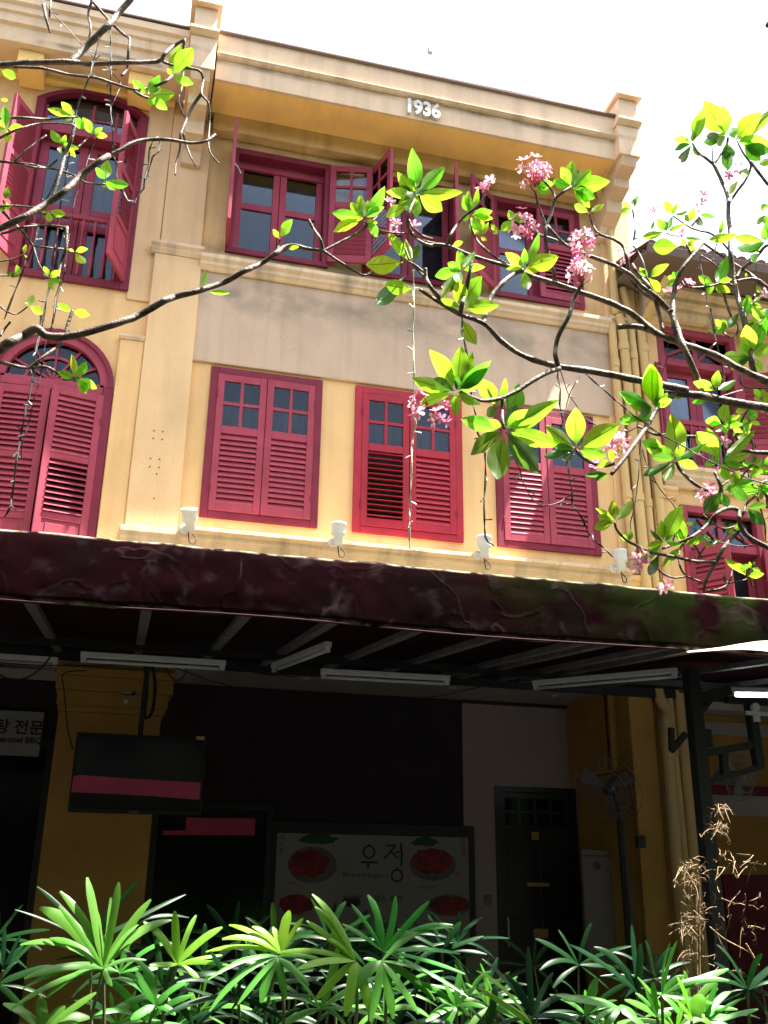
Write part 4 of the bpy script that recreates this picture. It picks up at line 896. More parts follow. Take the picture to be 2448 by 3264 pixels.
RB = [
 ('C',[(75,1360),(180,1430),(330,1520),(490,1580),(600,1690),(750,1790),(960,1855),(1200,1890),(1500,1950),(1800,2010)],20,50,-5.7,-5.5),
 ('H',[(420,545),(560,560),(730,575),(830,595),(1020,635),(1212,665),(1500,730)],50,66,-5.5,-5.4),
 ('C',[(490,1580),(505,1490),(550,1390),(620,1310),(680,1265),(745,1235)],36,26,-5.66,-5.5),
 ('C',[(335,1525),(352,1450),(372,1380),(395,1270),(412,1185)],34,24,-5.68,-5.75),
 ('C',[(0,1180),(45,1205),(95,1245)],14,20,-5.8,-5.75),
 ('C',[(112,1225),(118,1290),(150,1350),(210,1420),(330,1520)],26,30,-5.7,-5.68),
 ('B',[(1540,1290),(1505,1370),(1495,1450),(1530,1520),(1600,1570),(1659,1585)],20,22,-5.5,-5.5),
 ('C',[(150,1072),(260,1082),(400,1140),(580,1195),(700,1225),(800,1275),(960,1325),(1100,1375),(1250,1425),(1400,1490),(1500,1560),(1600,1640),(1700,1690)],22,44,-5.5,-5.3),
 ('H',[(150,95),(280,90),(420,130),(500,170),(620,215),(740,255),(870,305),(1000,380),(1100,430),(1260,490)],40,52,-5.3,-5.3),
 ('C',[(0,905),(15,975),(70,1035),(150,1060),(235,1070)],14,18,-5.45,-5.48),
 ('C',[(405,905),(410,970),(440,1035),(490,1095),(560,1150),(640,1195),(740,1235),(840,1285),(950,1330)],14,22,-5.4,-5.35),
 ('C',[(255,1075),(275,1010),(320,940),(370,885),(440,830),(500,750)],22,12,-5.5,-5.6),
 ('C',[(745,940),(790,980),(850,1010),(930,1035),(1000,1065),(1090,1115),(1200,1155),(1330,1205),(1430,1262),(1500,1335),(1580,1390),(1680,1490)],14,34,-5.3,-5.1),
 ('D',[(320,1500),(350,1560),(400,1620),(470,1700),(540,1880),(590,2090)],30,36,-5.1,-5.1),
 ('D',[(290,1570),(330,1680),(450,1770),(560,1840),(660,1930)],38,40,-5.1,-5.0),
 ('C',[(790,690),(822,740),(838,810),(868,890),(920,975),(1000,1060)],12,22,-5.4,-5.3),
 ('C',[(845,625),(900,685),(935,735),(950,778)],12,20,-5.4,-5.35),
 ('C',[(1050,700),(1000,735),(950,780),(925,870),(892,960),(888,1050),(905,1130),(940,1240),(952,1312)],18,24,-5.45,-5.35),
 ('C',[(1170,870),(1190,940),(1230,1000),(1320,1035),(1385,1080),(1408,1150),(1425,1262)],14,24,-5.3,-5.1),
 ('C',[(1228,1005),(1170,1035),(1110,1060)],14,10,-5.3,-5.3),
 ('C',[(965,1850),(952,1790),(955,1730),(980,1640),(1040,1530),(1070,1420),(1125,1325)],36,24,-5.6,-5.7),
 ('G',[(975,252),(900,278),(800,335),(700,400),(610,440),(500,460),(420,440),(335,402)],36,22,-5.6,-5.8),
 ('G',[(610,445),(608,520),(612,590),(622,645)],26,20,-5.7,-5.75),
 ('H',[(555,565),(450,650),(400,720),(340,820),(270,920),(190,1030),(108,1130)],40,30,-5.5,-5.75),
 ('G',[(1330,865),(1270,880),(1190,862),(1120,820),(1085,775)],24,20,-5.65,-5.8),
 ('H',[(290,790),(350,822),(420,852),(520,855),(620,865),(740,872),(860,895),(960,945),(1100,975),(1260,985)],16,34,-5.4,-5.2),
 ('D',[(1170,960),(1150,870),(1100,750),(1035,620)],38,30,-5.0,-4.9),
 ('D',[(1035,620),(960,560),(890,505),(850,435)],26,16,-4.9,-4.85),
 ('D',[(1035,620),(1090,540),(1150,450),(1162,380)],28,22,-4.9,-4.95),
 ('D',[(1030,600),(1025,520),(1022,460)],12,9,-4.9,-4.95),
 ('D',[(1165,965),(1210,905),(1260,835),(1320,755),(1362,650),(1358,600)],24,22,-5.0,-5.1),
 ('D',[(1360,605),(1310,540),(1275,480),(1240,400)],20,14,-5.1,-5.15),
 ('D',[(1362,600),(1430,690),(1520,800),(1600,860)],26,30,-5.1,-5.1),
 ('D',[(1168,950),(1166,1080),(1182,1200),(1185,1400),(1210,1600),(1250,1800),(1300,1950),(1345,2150)],36,50,-5.0,-5.2),
 ('H',[(1020,-40),(1050,90),(1085,200),(1095,300),(1112,410),(1160,470),(1260,500)],36,44,-5.2,-5.2),
 ('D',[(940,1310),(870,1400),(780,1510),(710,1640),(682,1780),(678,1950),(700,2080),(760,2230)],30,54,-5.3,-5.35),
 ('H',[(520,-30),(560,70),(610,220),(670,350),(720,470),(752,565)],48,44,-5.35,-5.42),
 ('D',[(835,1425),(815,1370),(795,1325)],26,20,-5.3,-5.35),
 ('D',[(940,1310),(1040,1380),(1150,1455),(1280,1540),(1360,1590),(1440,1660),(1560,1740)],20,40,-5.0,-5.1),
 ('D',[(680,1075),(760,1130),(840,1180),(920,1205),(1000,1225),(1080,1275),(1170,1375)],14,20,-4.9,-5.0),
 ('D',[(840,1165),(890,1100),(905,1030)],16,11,-4.9,-4.9),
 ('D',[(620,1225),(680,1248),(765,1250)],11,12,-4.95,-4.95),
 ('D',[(920,1420),(1030,1490),(1110,1580),(1195,1665)],16,24,-5.1,-5.05),
 ('D',[(1070,1300),(1050,1370),(1030,1470)],10,12,-5.0,-5.05),
 ('D',[(760,1650),(790,1695),(880,1705),(1020,1690),(1130,1660),(1205,1690)],14,22,-5.1,-5.1),
 ('D',[(1240,1650),(1330,1632),(1440,1645),(1560,1760)],24,32,-5.1,-5.1),
 ('D',[(1240,1620),(1290,1540),(1380,1470),(1440,1400),(1490,1345),(1560,1310)],36,26,-5.15,-5.3),
 ('D',[(430,1560),(410,1470),(375,1400),(325,1335)],16,14,-5.05,-5.0),
 ('D',[(430,1560),(440,1600),(465,1640)],14,12,-5.05,-5.05),
 ('D',[(330,1290),(345,1190),(335,1100),(320,1015)],18,12,-5.0,-5.0),
 ('D',[(335,1275),(390,1262)],12,7,-5.0,-5.0),
 ('D',[(1110,1690),(1135,1800),(1190,1960)],22,24,-5.1,-5.1),
 ('H',[(560,1040),(600,1110),(690,1195),(780,1245),(860,1275),(905,1290)],22,32,-5.5,-5.45),
 ('H',[(835,1120),(868,1190),(885,1260),(875,1340)],22,26,-5.5,-5.45),
 ('H',[(470,1655),(560,1622),(680,1570),(780,1490),(850,1410),(930,1372),(1000,1385),(1010,1450),(1030,1520),(1100,1590),(1260,1670)],18,40,-5.6,-5.4),
 ('H',[(1010,1450),(1040,1400),(1060,1340),(1130,1280)],26,14,-5.4,-5.5),
 ('H',[(130,1470),(150,1530),(220,1600),(300,1640),(380,1680),(560,1715),(700,1745),(850,1752)],16,24,-5.7,-5.5),
 ('H',[(845,1750),(890,1665),(940,1600),(1010,1530)],30,26,-5.5,-5.45),
 ('H',[(845,1750),(805,1820),(770,1890),(760,1955)],28,20,-5.5,-5.45),
 ('H',[(640,1600),(600,1640),(585,1720),(600,1800),(640,1850),(740,1890)],16,14,-5.5,-5.45),
 ('H',[(420,1780),(470,1830),(550,1862),(640,1850)],18,12,-5.5,-5.5),
 ('H',[(780,1955),(870,1940),(930,1905),(905,1880),(900,1845)],16,12,-5.45,-5.45),
 ('H',[(930,1905),(950,1860),(965,1780)],12,9,-5.45,-5.45),
 ('H',[(930,1900),(1010,1885),(1060,1870),(1100,1830)],12,9,-5.45,-5.5),
 ('H',[(755,1415),(820,1475),(900,1515),(980,1500)],12,12,-5.45,-5.4),
 ('H',[(900,130),(940,165),(990,140),(1000,90),(985,60)],14,10,-5.2,-5.2),
 ('H',[(1015,400),(1018,480),(1060,520),(1212,525)],14,16,-5.2,-5.2),
 ('H',[(870,590),(960,560),(1030,540)],14,12,-5.4,-5.3),
]
for r, pts, w0, w1, y0, y1 in RB: branch(TR, r, pts, w0, w1, y0, y1)
LB = [
 ('E',[(-120,520),(0,430),(60,388),(150,345),(235,300),(300,345),(420,348),(560,322),(740,268),(900,208),(1050,125),(1130,92),(1250,62),(1440,0),(1583,-76),(1683,-121),(1773,-181),(1823,-221),(1893,-238),(1983,-216),(2083,-203)],66,24,-5.4,-5.5),
 ('B',[(945,1622),(1060,1562),(1190,1490),(1250,1440),(1310,1390)],20,12,-5.5,-5.45),
 ('B',[(950,1612),(930,1540),(890,1480),(858,1418)],22,18,-5.5,-5.5),
 ('B',[(955,1620),(1060,1690),(1170,1758),(1225,1775),(1280,1742)],20,14,-5.5,-5.45),
 ('B',[(650,1630),(665,1580),(672,1540)],14,9,-5.5,-5.5), ('B',[(660,1640),(690,1620),(735,1595)],12,8,-5.5,-5.5),
 ('B',[(1210,1430),(1290,1475),(1380,1500),(1490,1505)],12,14,-5.5,-5.5),('B',[(1215,1460),(1215,1425),(1220,1395)],12,8,-5.5,-5.5),
 ('B',[(1500,1410),(1530,1470),(1590,1520),(1659,1545)],12,16,-5.5,-5.5),
 ('B',[(1480,1600),(1510,1680),(1560,1740),(1600,1780)],14,16,-5.6,-5.6),
 ('A',[(-80,420),(0,418),(200,405),(430,398),(600,412),(800,403),(1015,395),(1060,350),(1120,295),(1185,258)],46,18,-5.0,-5.0),
 ('A',[(1050,398),(1130,425),(1220,440),(1290,460),(1310,520),(1300,605),(1345,670),(1350,800),(1345,940),(1372,1010),(1415,1055)],20,10,-5.0,-5.0),
 ('A',[(1300,605),(1240,690),(1195,790),(1165,870),(1160,960),(1135,1050),(1130,1130)],24,9,-5.0,-5.0),
 ('A',[(1180,860),(1200,930),(1230,1010),(1265,1075)],16,8,-5.0,-5.0),
 ('A',[(1188,250),(1182,400),(1172,560),(1150,650),(1190,755)],22,9,-5.0,-4.95),
 ('A',[(455,402),(560,295),(690,170),(760,90),(850,-10)],46,40,-5.0,-5.0),
 ('A',[(580,-10),(680,105),(740,170),(800,225),(835,250),(828,330),(820,440),(785,487)],18,18,-4.9,-4.9),
 ('A',[(590,10),(570,90),(585,180),(575,242)],18,12,-4.9,-4.9),
 ('A',[(280,30),(295,110),(322,212)],26,10,-4.9,-4.9), ('A',[(328,-10),(322,60),(318,110)],16,12,-4.9,-4.9),
 ('A',[(90,432),(280,442),(450,482),(620,502),(740,540),(860,577),(960,567),(1060,530),(1110,490)],18,20,-5.05,-5.05),
 ('A',[(855,577),(900,610),(955,632)],20,18,-5.05,-5.05),
 ('A',[(-80,1500),(0,1472),(150,1402),(300,1312),(420,1232),(520,1132),(640,1042),(700,1005)],44,38,-5.2,-5.15),
 ('A',[(720,995),(780,965),(860,920),(960,900),(1100,902),(1230,922),(1330,910),(1388,868)],28,18,-5.1,-5.05),
 ('A',[(-40,768),(0,765),(150,760),(300,770),(420,760),(482,752)],24,14,-5.1,-5.1),
 ('A',[(-40,905),(0,888),(120,832),(260,797),(440,800),(482,812)],20,8,-5.15,-5.15),
 ('A',[(-40,1032),(0,1040),(200,1062),(300,1078),(375,1025)],20,14,-5.1,-5.1),
 ('A',[(140,1060),(220,1080),(350,1090),(480,1132),(560,1180),(680,1188)],16,12,-5.1,-5.1),
 ('A',[(95,1040),(180,960),(300,872)],14,10,-5.1,-5.1), ('A',[(500,950),(560,900),(612,868)],14,10,-5.1,-5.1),
 ('A',[(-30,1330),(120,1328),(250,1343),(300,1358)],14,10,-5.15,-5.15),
 ('A',[(-30,1515),(60,1495),(150,1465),(300,1453),(428,1465)],18,12,-5.2,-5.15),
 ('A',[(430,1462),(425,1600),(392,1700),(375,1795)],24,14,-5.15,-5.15),
 ('A',[(-20,1320),(80,1430),(150,1500),(212,1580),(300,1597),(430,1610),(480,1630)],22,12,-5.15,-5.1),
 ('A',[(-20,1688),(90,1670),(155,1640)],12,8,-5.2,-5.2), ('A',[(215,1585),(250,1700),(312,1795)],12,9,-5.15,-5.15),
 ('A',[(-20,1775),(50,1778),(120,1780)],12,8,-5.2,-5.2),
 ('A',[(480,810),(460,900),(420,1000),(385,1130),(340,1270)],26,22,-5.15,-5.15),
 ('E',[(-20,120),(0,150),(50,190),(110,203),(180,155)],14,9,-5.3,-5.3),
 ('E',[(422,330),(440,260),(470,180)],24,20,-5.4,-5.4),
 ('E',[(-60,505),(0,512),(100,540),(200,552),(300,547),(400,600),(490,622)],26,16,-5.45,-5.4),
 ('E',[(180,560),(280,478),(405,392)],16,22,-5.45,-5.4), ('E',[(0,345),(30,300),(70,250)],18,14,-5.4,-5.4),
]
for r, pts, w0, w1, y0, y1 in LB: branch(TL, r, pts, w0, w1, y0, y1)
# trunks and limbs that carry them, outside the picture
def limb(tree, pts, r0, r1): n = len(pts); MB().tube(pts, [r0+(r1-r0)*i/(n-1) for i in range(n)], 12, sub=6, wob=.15).build('trunk', m_bark, tree, smooth=True)
def ex(r, x, y, Y): return at(r, x, y, Y)
tR = Vector((5.0,-5.3,0)); fork = Vector((4.7,-5.3,2.4))
limb(TR, [tR, tR+Vector((.05,0,1.2)), fork], .14, .11)
for q in (ex('H',1500,730,-5.4), ex('H',1260,490,-5.3), ex('D',1560,1750,-5.1), ex('H',1260,985,-5.2), ex('H',1260,1670,-5.4), ex('D',1600,860,-5.1), ex('D',1560,1310,-5.3)):
    limb(TR, [fork, (fork*.6+q*.4)+Vector((.25,0,.1)), q], .07, .03)
tLp = Vector((-3.6,-5.3,0)); fork = Vector((-3.3,-5.3,2.3)); limb(TL, [tLp, tLp+Vector((.05,0,1.2)), fork], .14, .11)
for q in (ex('E',-120,520,-5.4), ex('A',-80,420,-5.0), ex('A',-80,1500,-5.2), ex('A',-40,905,-5.15), ex('A',-40,768,-5.1), ex('A',-30,1330,-5.15)):
    limb(TL, [fork, fork*.5+q*.5+Vector((-.15,0,0)), q], .06, .025)
# leaves -------------------------------------------------
def scatter(tree, reg, x0, x1, y0, y1, n, Y0, Y1, seed, size=85):
    rr = random.Random(seed); random.seed(seed)
    for _ in range(n):
        x, y = rr.uniform(x0,x1), rr.uniform(y0,y1); Yc = rr.uniform(Y0,Y1); a0 = rr.uniform(0,6.28); k = rr.randint(4,6); tips = []
        for j in range(k):
            a = a0+j*6.28/k+rr.uniform(-.4,.4); L = size*rr.uniform(.7,1.25); tips.append((x+L*math.cos(a), y+L*.8*math.sin(a), L*rr.uniform(.34,.46)))
        b = a0+rr.uniform(1,5); branch(tree, reg, [(x,y),(x+60*math.cos(b),y+50),(x+100*math.cos(b)+rr.uniform(-30,30),y+130)], 11, 16, Yc, Yc+.06)
        cluster(tree, reg, (x,y), Yc, tips, .3, .15)
CL = [
 (TR,'C',(60,740),-5.5,[(35,490,80,'g'),(235,575,75,'g'),(318,750,62,'y'),(228,860,85,'g'),(50,895,62,'g'),(0,640,40,'g'),(-20,760,60,'o')]),
 (TL,'B',(1545,1270),-5.5,[(1430,1125,55,'g'),(1368,1225,55,'g'),(1440,1195,40,'o'),(1415,1300,50,'o'),(1480,1360,50,'g'),(1545,1370,45,'g'),(1600,1200,45,'o')]),
 (TL,'B',(1500,1330),-5.5,[(1332,1392,62,'g'),(1440,1310,40,'g')]),
 (TL,'B',(1215,1405),-5.5,[(998,1370,58,'g'),(1000,1482,62,'y'),(1185,1265,55,'g'),(1128,1310,50,'g'),(1352,1235,62,'g'),(1242,1310,40,'g'),(1335,1328,46,'g')]),
 (TL,'B',(1230,1420),-5.5,[(1308,1528,48,'g'),(1300,1440,36,'g')]),
 (TL,'B',(670,1540),-5.5,[(745,1415,52,'g'),(628,1478,34,'y')]),(TL,'B',(720,1605),-5.5,[(790,1592,26,'y')]),
 (TL,'B',(1480,1690),-5.5,[(1222,1712,100,'y')]),(TL,'B',(1510,1690),-5.5,[(1378,1505,56,'y'),(1570,1590,60,'o')]),
 (TL,'B',(1490,1768),-5.4,[(1284,1982,84,'o')]),(TL,'B',(1535,1868),-5.6,[(1338,1838,78,'y')]),(TL,'B',(1530,1690),-5.6,[(1480,1545,36,'y')]),
 (TL,'B',(175,1868),-5.5,[(194,1750,26,'g')]),(TL,'B',(200,1880),-5.5,[(348,1890,26,'y')]),
 (TR,'C',(1055,700),-5.45,[(1060,533,72,'g'),(990,570,56,'y'),(1182,592,92,'g'),(1292,665,84,'y'),(1208,780,84,'g'),(1180,835,50,'g'),(930,660,58,'g'),(1165,720,40,'o'),(1095,600,60,'o')]),
 (TR,'C',(820,690),-5.4,[(925,680,50,'y'),(905,745,42,'g'),(905,665,40,'g')]),
 (TR,'C',(1170,867),-5.3,[(1070,812,46,'g'),(1262,812,34,'y')]),
 (TR,'C',(405,880),-5.4,[(362,760,54,'g'),(385,730,40,'g'),(460,735,32,'y'),(540,862,58,'g'),(546,905,40,'y'),(350,912,50,'y'),(470,1000,56,'g')]),
 (TR,'C',(465,1015),-5.35,[(480,922,42,'y'),(400,935,40,'g'),(510,1045,50,'y'),(520,940,30,'g')]),
 (TR,'C',(590,990),-5.35,[(670,920,48,'g'),(530,945,28,'g'),(545,1000,30,'g')]),
 (TR,'C',(280,1085),-5.45,[(355,1052,30,'y')]),
 (TR,'C',(700,930),-5.3,[(650,852,50,'y'),(725,880,46,'y'),(760,900,36,'g')]),
 (TR,'C',(345,1235),-5.7,[(255,1188,45,'g'),(168,1275,62,'g'),(325,1110,50,'g'),(490,1212,42,'g'),(430,1120,48,'g'),(310,1320,64,'g'),(300,1200,60,'g'),(205,1420,44,'y'),(215,1380,50,'o')]),
 (TR,'C',(350,1485),-5.7,[(328,1310,84,'y'),(440,1305,104,'y'),(576,1462,76,'y'),(200,1415,40,'y')]),(TR,'C',(345,1545),-5.65,[(432,1732,104,'y')]),
 (TR,'C',(748,1225),-5.5,[(970,1150,100,'y'),(638,1122,56,'g'),(755,1105,40,'g'),(850,1040,46,'g'),(770,1382,56,'g'),(622,1222,26,'y'),(840,1245,34,'y')]),
 (TR,'G',(310,402),-5.8,[(180,142,88,'y'),(345,112,105,'g'),(418,150,80,'g'),(522,208,64,'g'),(515,258,66,'o'),(20,322,78,'g'),(150,320,74,'o'),(45,480,62,'g'),(300,562,60,'g'),(328,310,44,'o'),(464,500,50,'y'),(470,350,50,'g')]),
 (TR,'G',(620,648),-5.75,[(345,578,82,'g'),(378,802,84,'o'),(565,982,128,'g'),(845,928,110,'o'),(970,745,92,'g'),(885,552,70,'g'),(755,512,60,'g'),(972,458,84,'g'),(520,575,40,'g'),(700,480,90,'o')]),
 (TR,'G',(590,500),-5.6,[(460,318,104,'g'),(490,560,60,'o'),(640,330,40,'y'),(530,340,36,'y')]),(TR,'G',(650,560),-5.6,[(720,390,104,'g')]),
 (TR,'G',(1085,772),-5.8,[(1080,512,156,'g'),(1362,612,112,'g'),(885,620,72,'g'),(832,836,42,'o'),(980,872,40,'o'),(1272,815,72,'y'),(935,752,44,'o')]),
 (TR,'G',(1310,930),-5.75,[(1135,938,34,'o'),(1190,968,30,'o')]),(TR,'G',(1320,860),-5.7,[(1310,770,40,'y'),(1200,870,44,'g')]),
 (TR,'G',(1585,505),-5.6,[(1570,238,104,'y'),(1360,402,62,'g'),(1428,488,56,'g'),(1640,430,70,'g'),(1480,600,54,'g'),(1700,450,60,'g')]),
 (TR,'G',(1500,590),-5.6,[(1355,562,54,'g')]),(TR,'G',(1659,760),-5.5,[(1510,720,60,'g')]),(TR,'G',(1659,880),-5.5,[(1510,945,42,'o')]),
 (TR,'G',(1340,1238),-5.7,[(1318,1112,62,'y'),(1450,1107,58,'y'),(1212,1200,42,'y'),(1192,1282,56,'y'),(1212,1140,26,'y'),(1445,1160,20,'g')]),
 (TR,'G',(1425,1370),-5.65,[(1440,1300,34,'g'),(1370,1320,34,'g')]),
 (TR,'H',(400,655),-5.6,[(385,370,112,'y'),(158,550,60,'g'),(232,642,44,'y'),(500,572,64,'g'),(290,720,60,'o'),(470,540,50,'g')]),
 (TR,'H',(250,780),-5.5,[(158,738,50,'y')]),
 (TR,'H',(560,1035),-5.5,[(562,752,116,'y'),(322,895,74,'g'),(332,1150,44,'o'),(620,905,50,'g'),(755,935,46,'g'),(715,1082,56,'g'),(478,1185,60,'g'),(380,990,60,'o'),(440,930,60,'g'),(640,1010,46,'g')]),
 (TR,'H',(880,1035),-5.4,[(715,812,108,'y'),(800,805,60,'g'),(1112,840,58,'y'),(1088,990,56,'g'),(760,1062,44,'g'),(930,1175,60,'g'),(835,1000,44,'g'),(1040,1080,44,'g')]),
 (TR,'H',(845,545),-5.45,[(850,412,68,'g'),(688,468,66,'y'),(982,472,46,'g')]),(TR,'H',(790,615),-5.45,[(664,622,32,'g')]),(TR,'H',(545,600),-5.45,[(610,578,26,'y')]),
 (TR,'H',(890,775),-5.3,[(910,640,90,'g'),(762,732,56,'g'),(1010,715,40,'g'),(925,850,50,'g'),(840,845,44,'y'),(1020,780,50,'g'),(795,775,34,'g')]),
 (TR,'H',(1100,305),-5.2,[(1000,205,92,'g'),(880,300,66,'g'),(985,345,80,'o'),(1210,215,100,'y'),(910,400,38,'g'),(1170,400,60,'g'),(1060,80,90,'g'),(1180,60,70,'g')]),
 (TR,'H',(885,1250),-5.6,[(758,1412,112,'o'),(930,1370,54,'g'),(1100,1180,70,'g'),(1160,1240,60,'g')]),(TR,'H',(1060,1365),-5.6,[(1182,1495,78,'o'),(1200,1345,40,'o')]),(TR,'H',(940,1215),-5.6,[(1072,1318,64,'o'),(1000,1120,60,'y')]),
 (TR,'H',(480,1610),-5.6,[(592,1355,98,'g'),(448,1462,72,'g'),(365,1525,26,'o'),(600,1625,34,'g'),(432,1612,36,'g'),(355,1645,40,'y'),(540,1560,50,'o'),(310,1765,44,'g')]),
 (TR,'H',(450,1680),-5.6,[(362,1878,56,'o')]),(TR,'H',(590,1640),-5.55,[(508,1755,46,'y'),(460,1790,36,'y')]),(TR,'H',(625,1635),-5.5,[(780,1568,44,'y'),(600,1440,50,'g'),(545,1480,50,'g')]),
 (TR,'H',(1060,1850),-5.5,[(1000,1758,80,'y'),(1182,1832,44,'g'),(905,1718,40,'y')]),(TR,'H',(1190,1100),-5.4,[(1060,1140,50,'g'),(1240,1000,60,'g')]),
 (TR,'D',(850,432),-4.85,[(942,128,92,'g'),(684,390,60,'g'),(684,492,44,'o'),(698,662,62,'o'),(905,560,34,'y'),(865,330,40,'o')]),
 (TR,'D',(1150,370),-4.95,[(968,95,180,'y'),(1110,120,120,'y'),(1300,305,80,'g'),(905,455,60,'g'),(945,395,80,'o'),(1080,350,70,'y'),(1060,450,60,'g')]),
 (TR,'D',(1160,420),-4.95,[(1178,612,112,'o'),(1130,560,70,'g'),(1155,690,80,'g')]),
 (TR,'D',(1220,410),-5.1,[(1420,175,160,'y'),(1530,190,80,'g'),(1505,422,92,'g'),(1330,330,60,'g')]),(TR,'D',(1290,450),-5.1,[(1452,588,150,'g'),(1510,440,140,'y'),(1540,520,90,'o')]),(TR,'D',(1415,625),-5.1,[(1560,580,54,'g')]),
 (TR,'D',(1340,640),-5.1,[(1275,740,70,'y')]),(TR,'D',(1160,900),-5.0,[(1240,775,44,'y')]),
 (TR,'D',(320,1005),-5.0,[(228,958,44,'g'),(358,908,34,'g'),(200,1052,50,'y'),(330,932,36,'o')]),
 (TR,'D',(680,1065),-4.9,[(605,948,60,'y'),(712,958,28,'g'),(805,1035,30,'g'),(665,1000,30,'y')]),
 (TR,'D',(620,1215),-4.95,[(545,1108,62,'g'),(668,1088,40,'g'),(610,1120,34,'o'),(772,1148,34,'y'),(398,1262,56,'g')]),(TR,'D',(485,1205),-4.95,[(510,1120,22,'o')]),
 (TR,'D',(820,1135),-4.9,[(862,1005,62,'g'),(790,1060,40,'g')]),(TR,'D',(905,1060),-4.9,[(1042,1078,34,'o'),(918,1180,50,'o')]),
 (TR,'D',(740,1342),-5.3,[(486,1342,140,'y')]),(TR,'D',(800,1345),-5.3,[(750,1275,66,'y'),(875,1362,44,'y'),(860,1290,50,'y')]),
 (TR,'D',(960,1285),-5.2,[(1212,1258,66,'y'),(770,1268,30,'y')]),(TR,'D',(1085,1250),-5.2,[(1122,1115,34,'y')]),
 (TR,'D',(1500,1300),-5.3,[(1215,1262,70,'g'),(1172,1405,66,'g'),(1460,1180,80,'g'),(1530,1100,70,'g'),(1320,1400,50,'o')]),
 (TR,'D',(1440,1400),-5.3,[(1340,1490,60,'g'),(1400,1350,70,'g')]),(TR,'D',(1500,1060),-5.2,[(1480,1150,40,'g'),(1400,1160,40,'y')]),(TR,'D',(1540,980),-5.2,[(1410,1010,50,'y')]),
 (TR,'D',(462,1620),-5.05,[(606,1505,64,'g'),(385,1535,56,'y'),(572,1742,66,'y'),(348,1655,30,'y'),(500,1640,30,'g')]),
 (TR,'D',(720,1625),-5.2,[(628,1608,36,'y'),(742,1548,46,'y'),(675,1565,40,'g'),(598,1702,34,'g')]),
 (TR,'D',(1050,1680),-5.1,[(898,1602,62,'g'),(1152,1480,84,'g'),(955,1768,52,'y'),(1195,1630,46,'g'),(1185,1745,50,'y'),(1105,1760,56,'y'),(930,1680,40,'o')]),
 (TR,'D',(1310,1985),-5.2,[(1328,1798,88,'g'),(1280,1960,60,'g')]),(TR,'D',(1440,2010),-5.2,[(1395,1865,60,'g'),(1520,1890,80,'g'),(1340,1990,60,'g'),(1470,2090,60,'y'),(1350,2110,50,'g'),(1460,1920,70,'y')]),
 (TR,'D',(1330,1620),-5.1,[(1320,1580,40,'y')]),(TR,'D',(1460,1760),-5.1,[(1410,1690,36,'g')]),(TR,'D',(1150,2080),-5.2,[(1045,1985,50,'y'),(970,2090,36,'g'),(1125,1985,36,'o'),(1255,1935,50,'o'),(1060,2060,30,'g')]),
 (TL,'A',(475,748),-5.1,[(305,700,40,'g'),(398,658,66,'g'),(455,700,64,'y'),(545,835,50,'g'),(420,775,26,'y')]),
 (TL,'A',(600,872),-5.1,[(550,770,46,'g'),(655,822,48,'g'),(692,875,46,'y')]),
 (TL,'A',(400,935),-5.1,[(328,842,46,'y'),(422,876,44,'g'),(508,965,34,'g'),(375,995,26,'y'),(502,1010,32,'y'),(450,930,50,'g')]),
 (TL,'A',(952,615),-5.05,[(858,522,52,'g'),(1022,508,60,'g'),(1128,605,66,'g'),(1082,708,48,'g'),(985,692,28,'g')]),
 (TL,'A',(1108,488),-5.0,[(1245,310,140,'y'),(1258,552,48,'g'),(1080,440,30,'y'),(1160,330,80,'g')]),
 (TL,'A',(40,830),-5.15,[(30,685,48,'g'),(152,818,40,'g'),(-20,770,50,'g'),(62,932,44,'y'),(-10,830,30,'g')]),
 (TL,'A',(0,445),-5.0,[(108,508,52,'y'),(-60,420,50,'y')]),
 (TL,'A',(680,1162),-5.1,[(692,1040,58,'g'),(620,1082,50,'g'),(835,1202,48,'g'),(745,1232,40,'g'),(668,1216,30,'g')]),
 (TL,'A',(310,1357),-5.15,[(426,1388,44,'g'),(262,1370,28,'y'),(320,1438,40,'g')]),
 (TL,'A',(480,1622),-5.1,[(562,1600,32,'y'),(550,1715,46,'y'),(442,1606,22,'g')]),
 (TL,'A',(155,1642),-5.2,[(166,1578,42,'y'),(178,1658,18,'y')]),(TL,'A',(120,1780),-5.2,[(112,1715,38,'y'),(50,1765,34,'o')]),
 (TL,'A',(312,1795),-5.15,[(292,1725,40,'g'),(352,1875,40,'y'),(400,1815,38,'g'),(385,1745,34,'y')]),
 (TL,'A',(40,1300),-5.15,[(62,1362,48,'y'),(-10,1370,40,'y'),(45,1215,50,'o')]),(TL,'A',(0,640),-5.1,[(52,645,28,'y')]),
 (TL,'E',(185,148),-5.3,[(218,83,46,'y'),(278,202,44,'g'),(165,130,18,'g')]),(TL,'E',(465,188),-5.4,[(372,138,36,'y'),(582,210,46,'y')]),
 (TL,'E',(490,622),-5.4,[(466,470,36,'y'),(558,515,52,'g'),(636,678,50,'g'),(578,720,52,'g'),(376,580,48,'y'),(478,568,20,'g')]),
]
for tree, r, b, Yc, tips in CL: cluster(tree, r, b, Yc, tips)
scatter(TR, 'H', 980, 1230, 560, 1050, 7, -5.3, -5.0, 41, 80); scatter(TR, 'H', 900, 1230, 1050, 1500, 5, -5.4, -5.2, 42, 80); scatter(TR, 'D', 1330, 1540, 1750, 2200, 4, -5.2, -5.0, 43, 90)
scatter(TR, 'H', 560, 1180, 1380, 1800, 5, -5.5, -5.3, 44, 60)
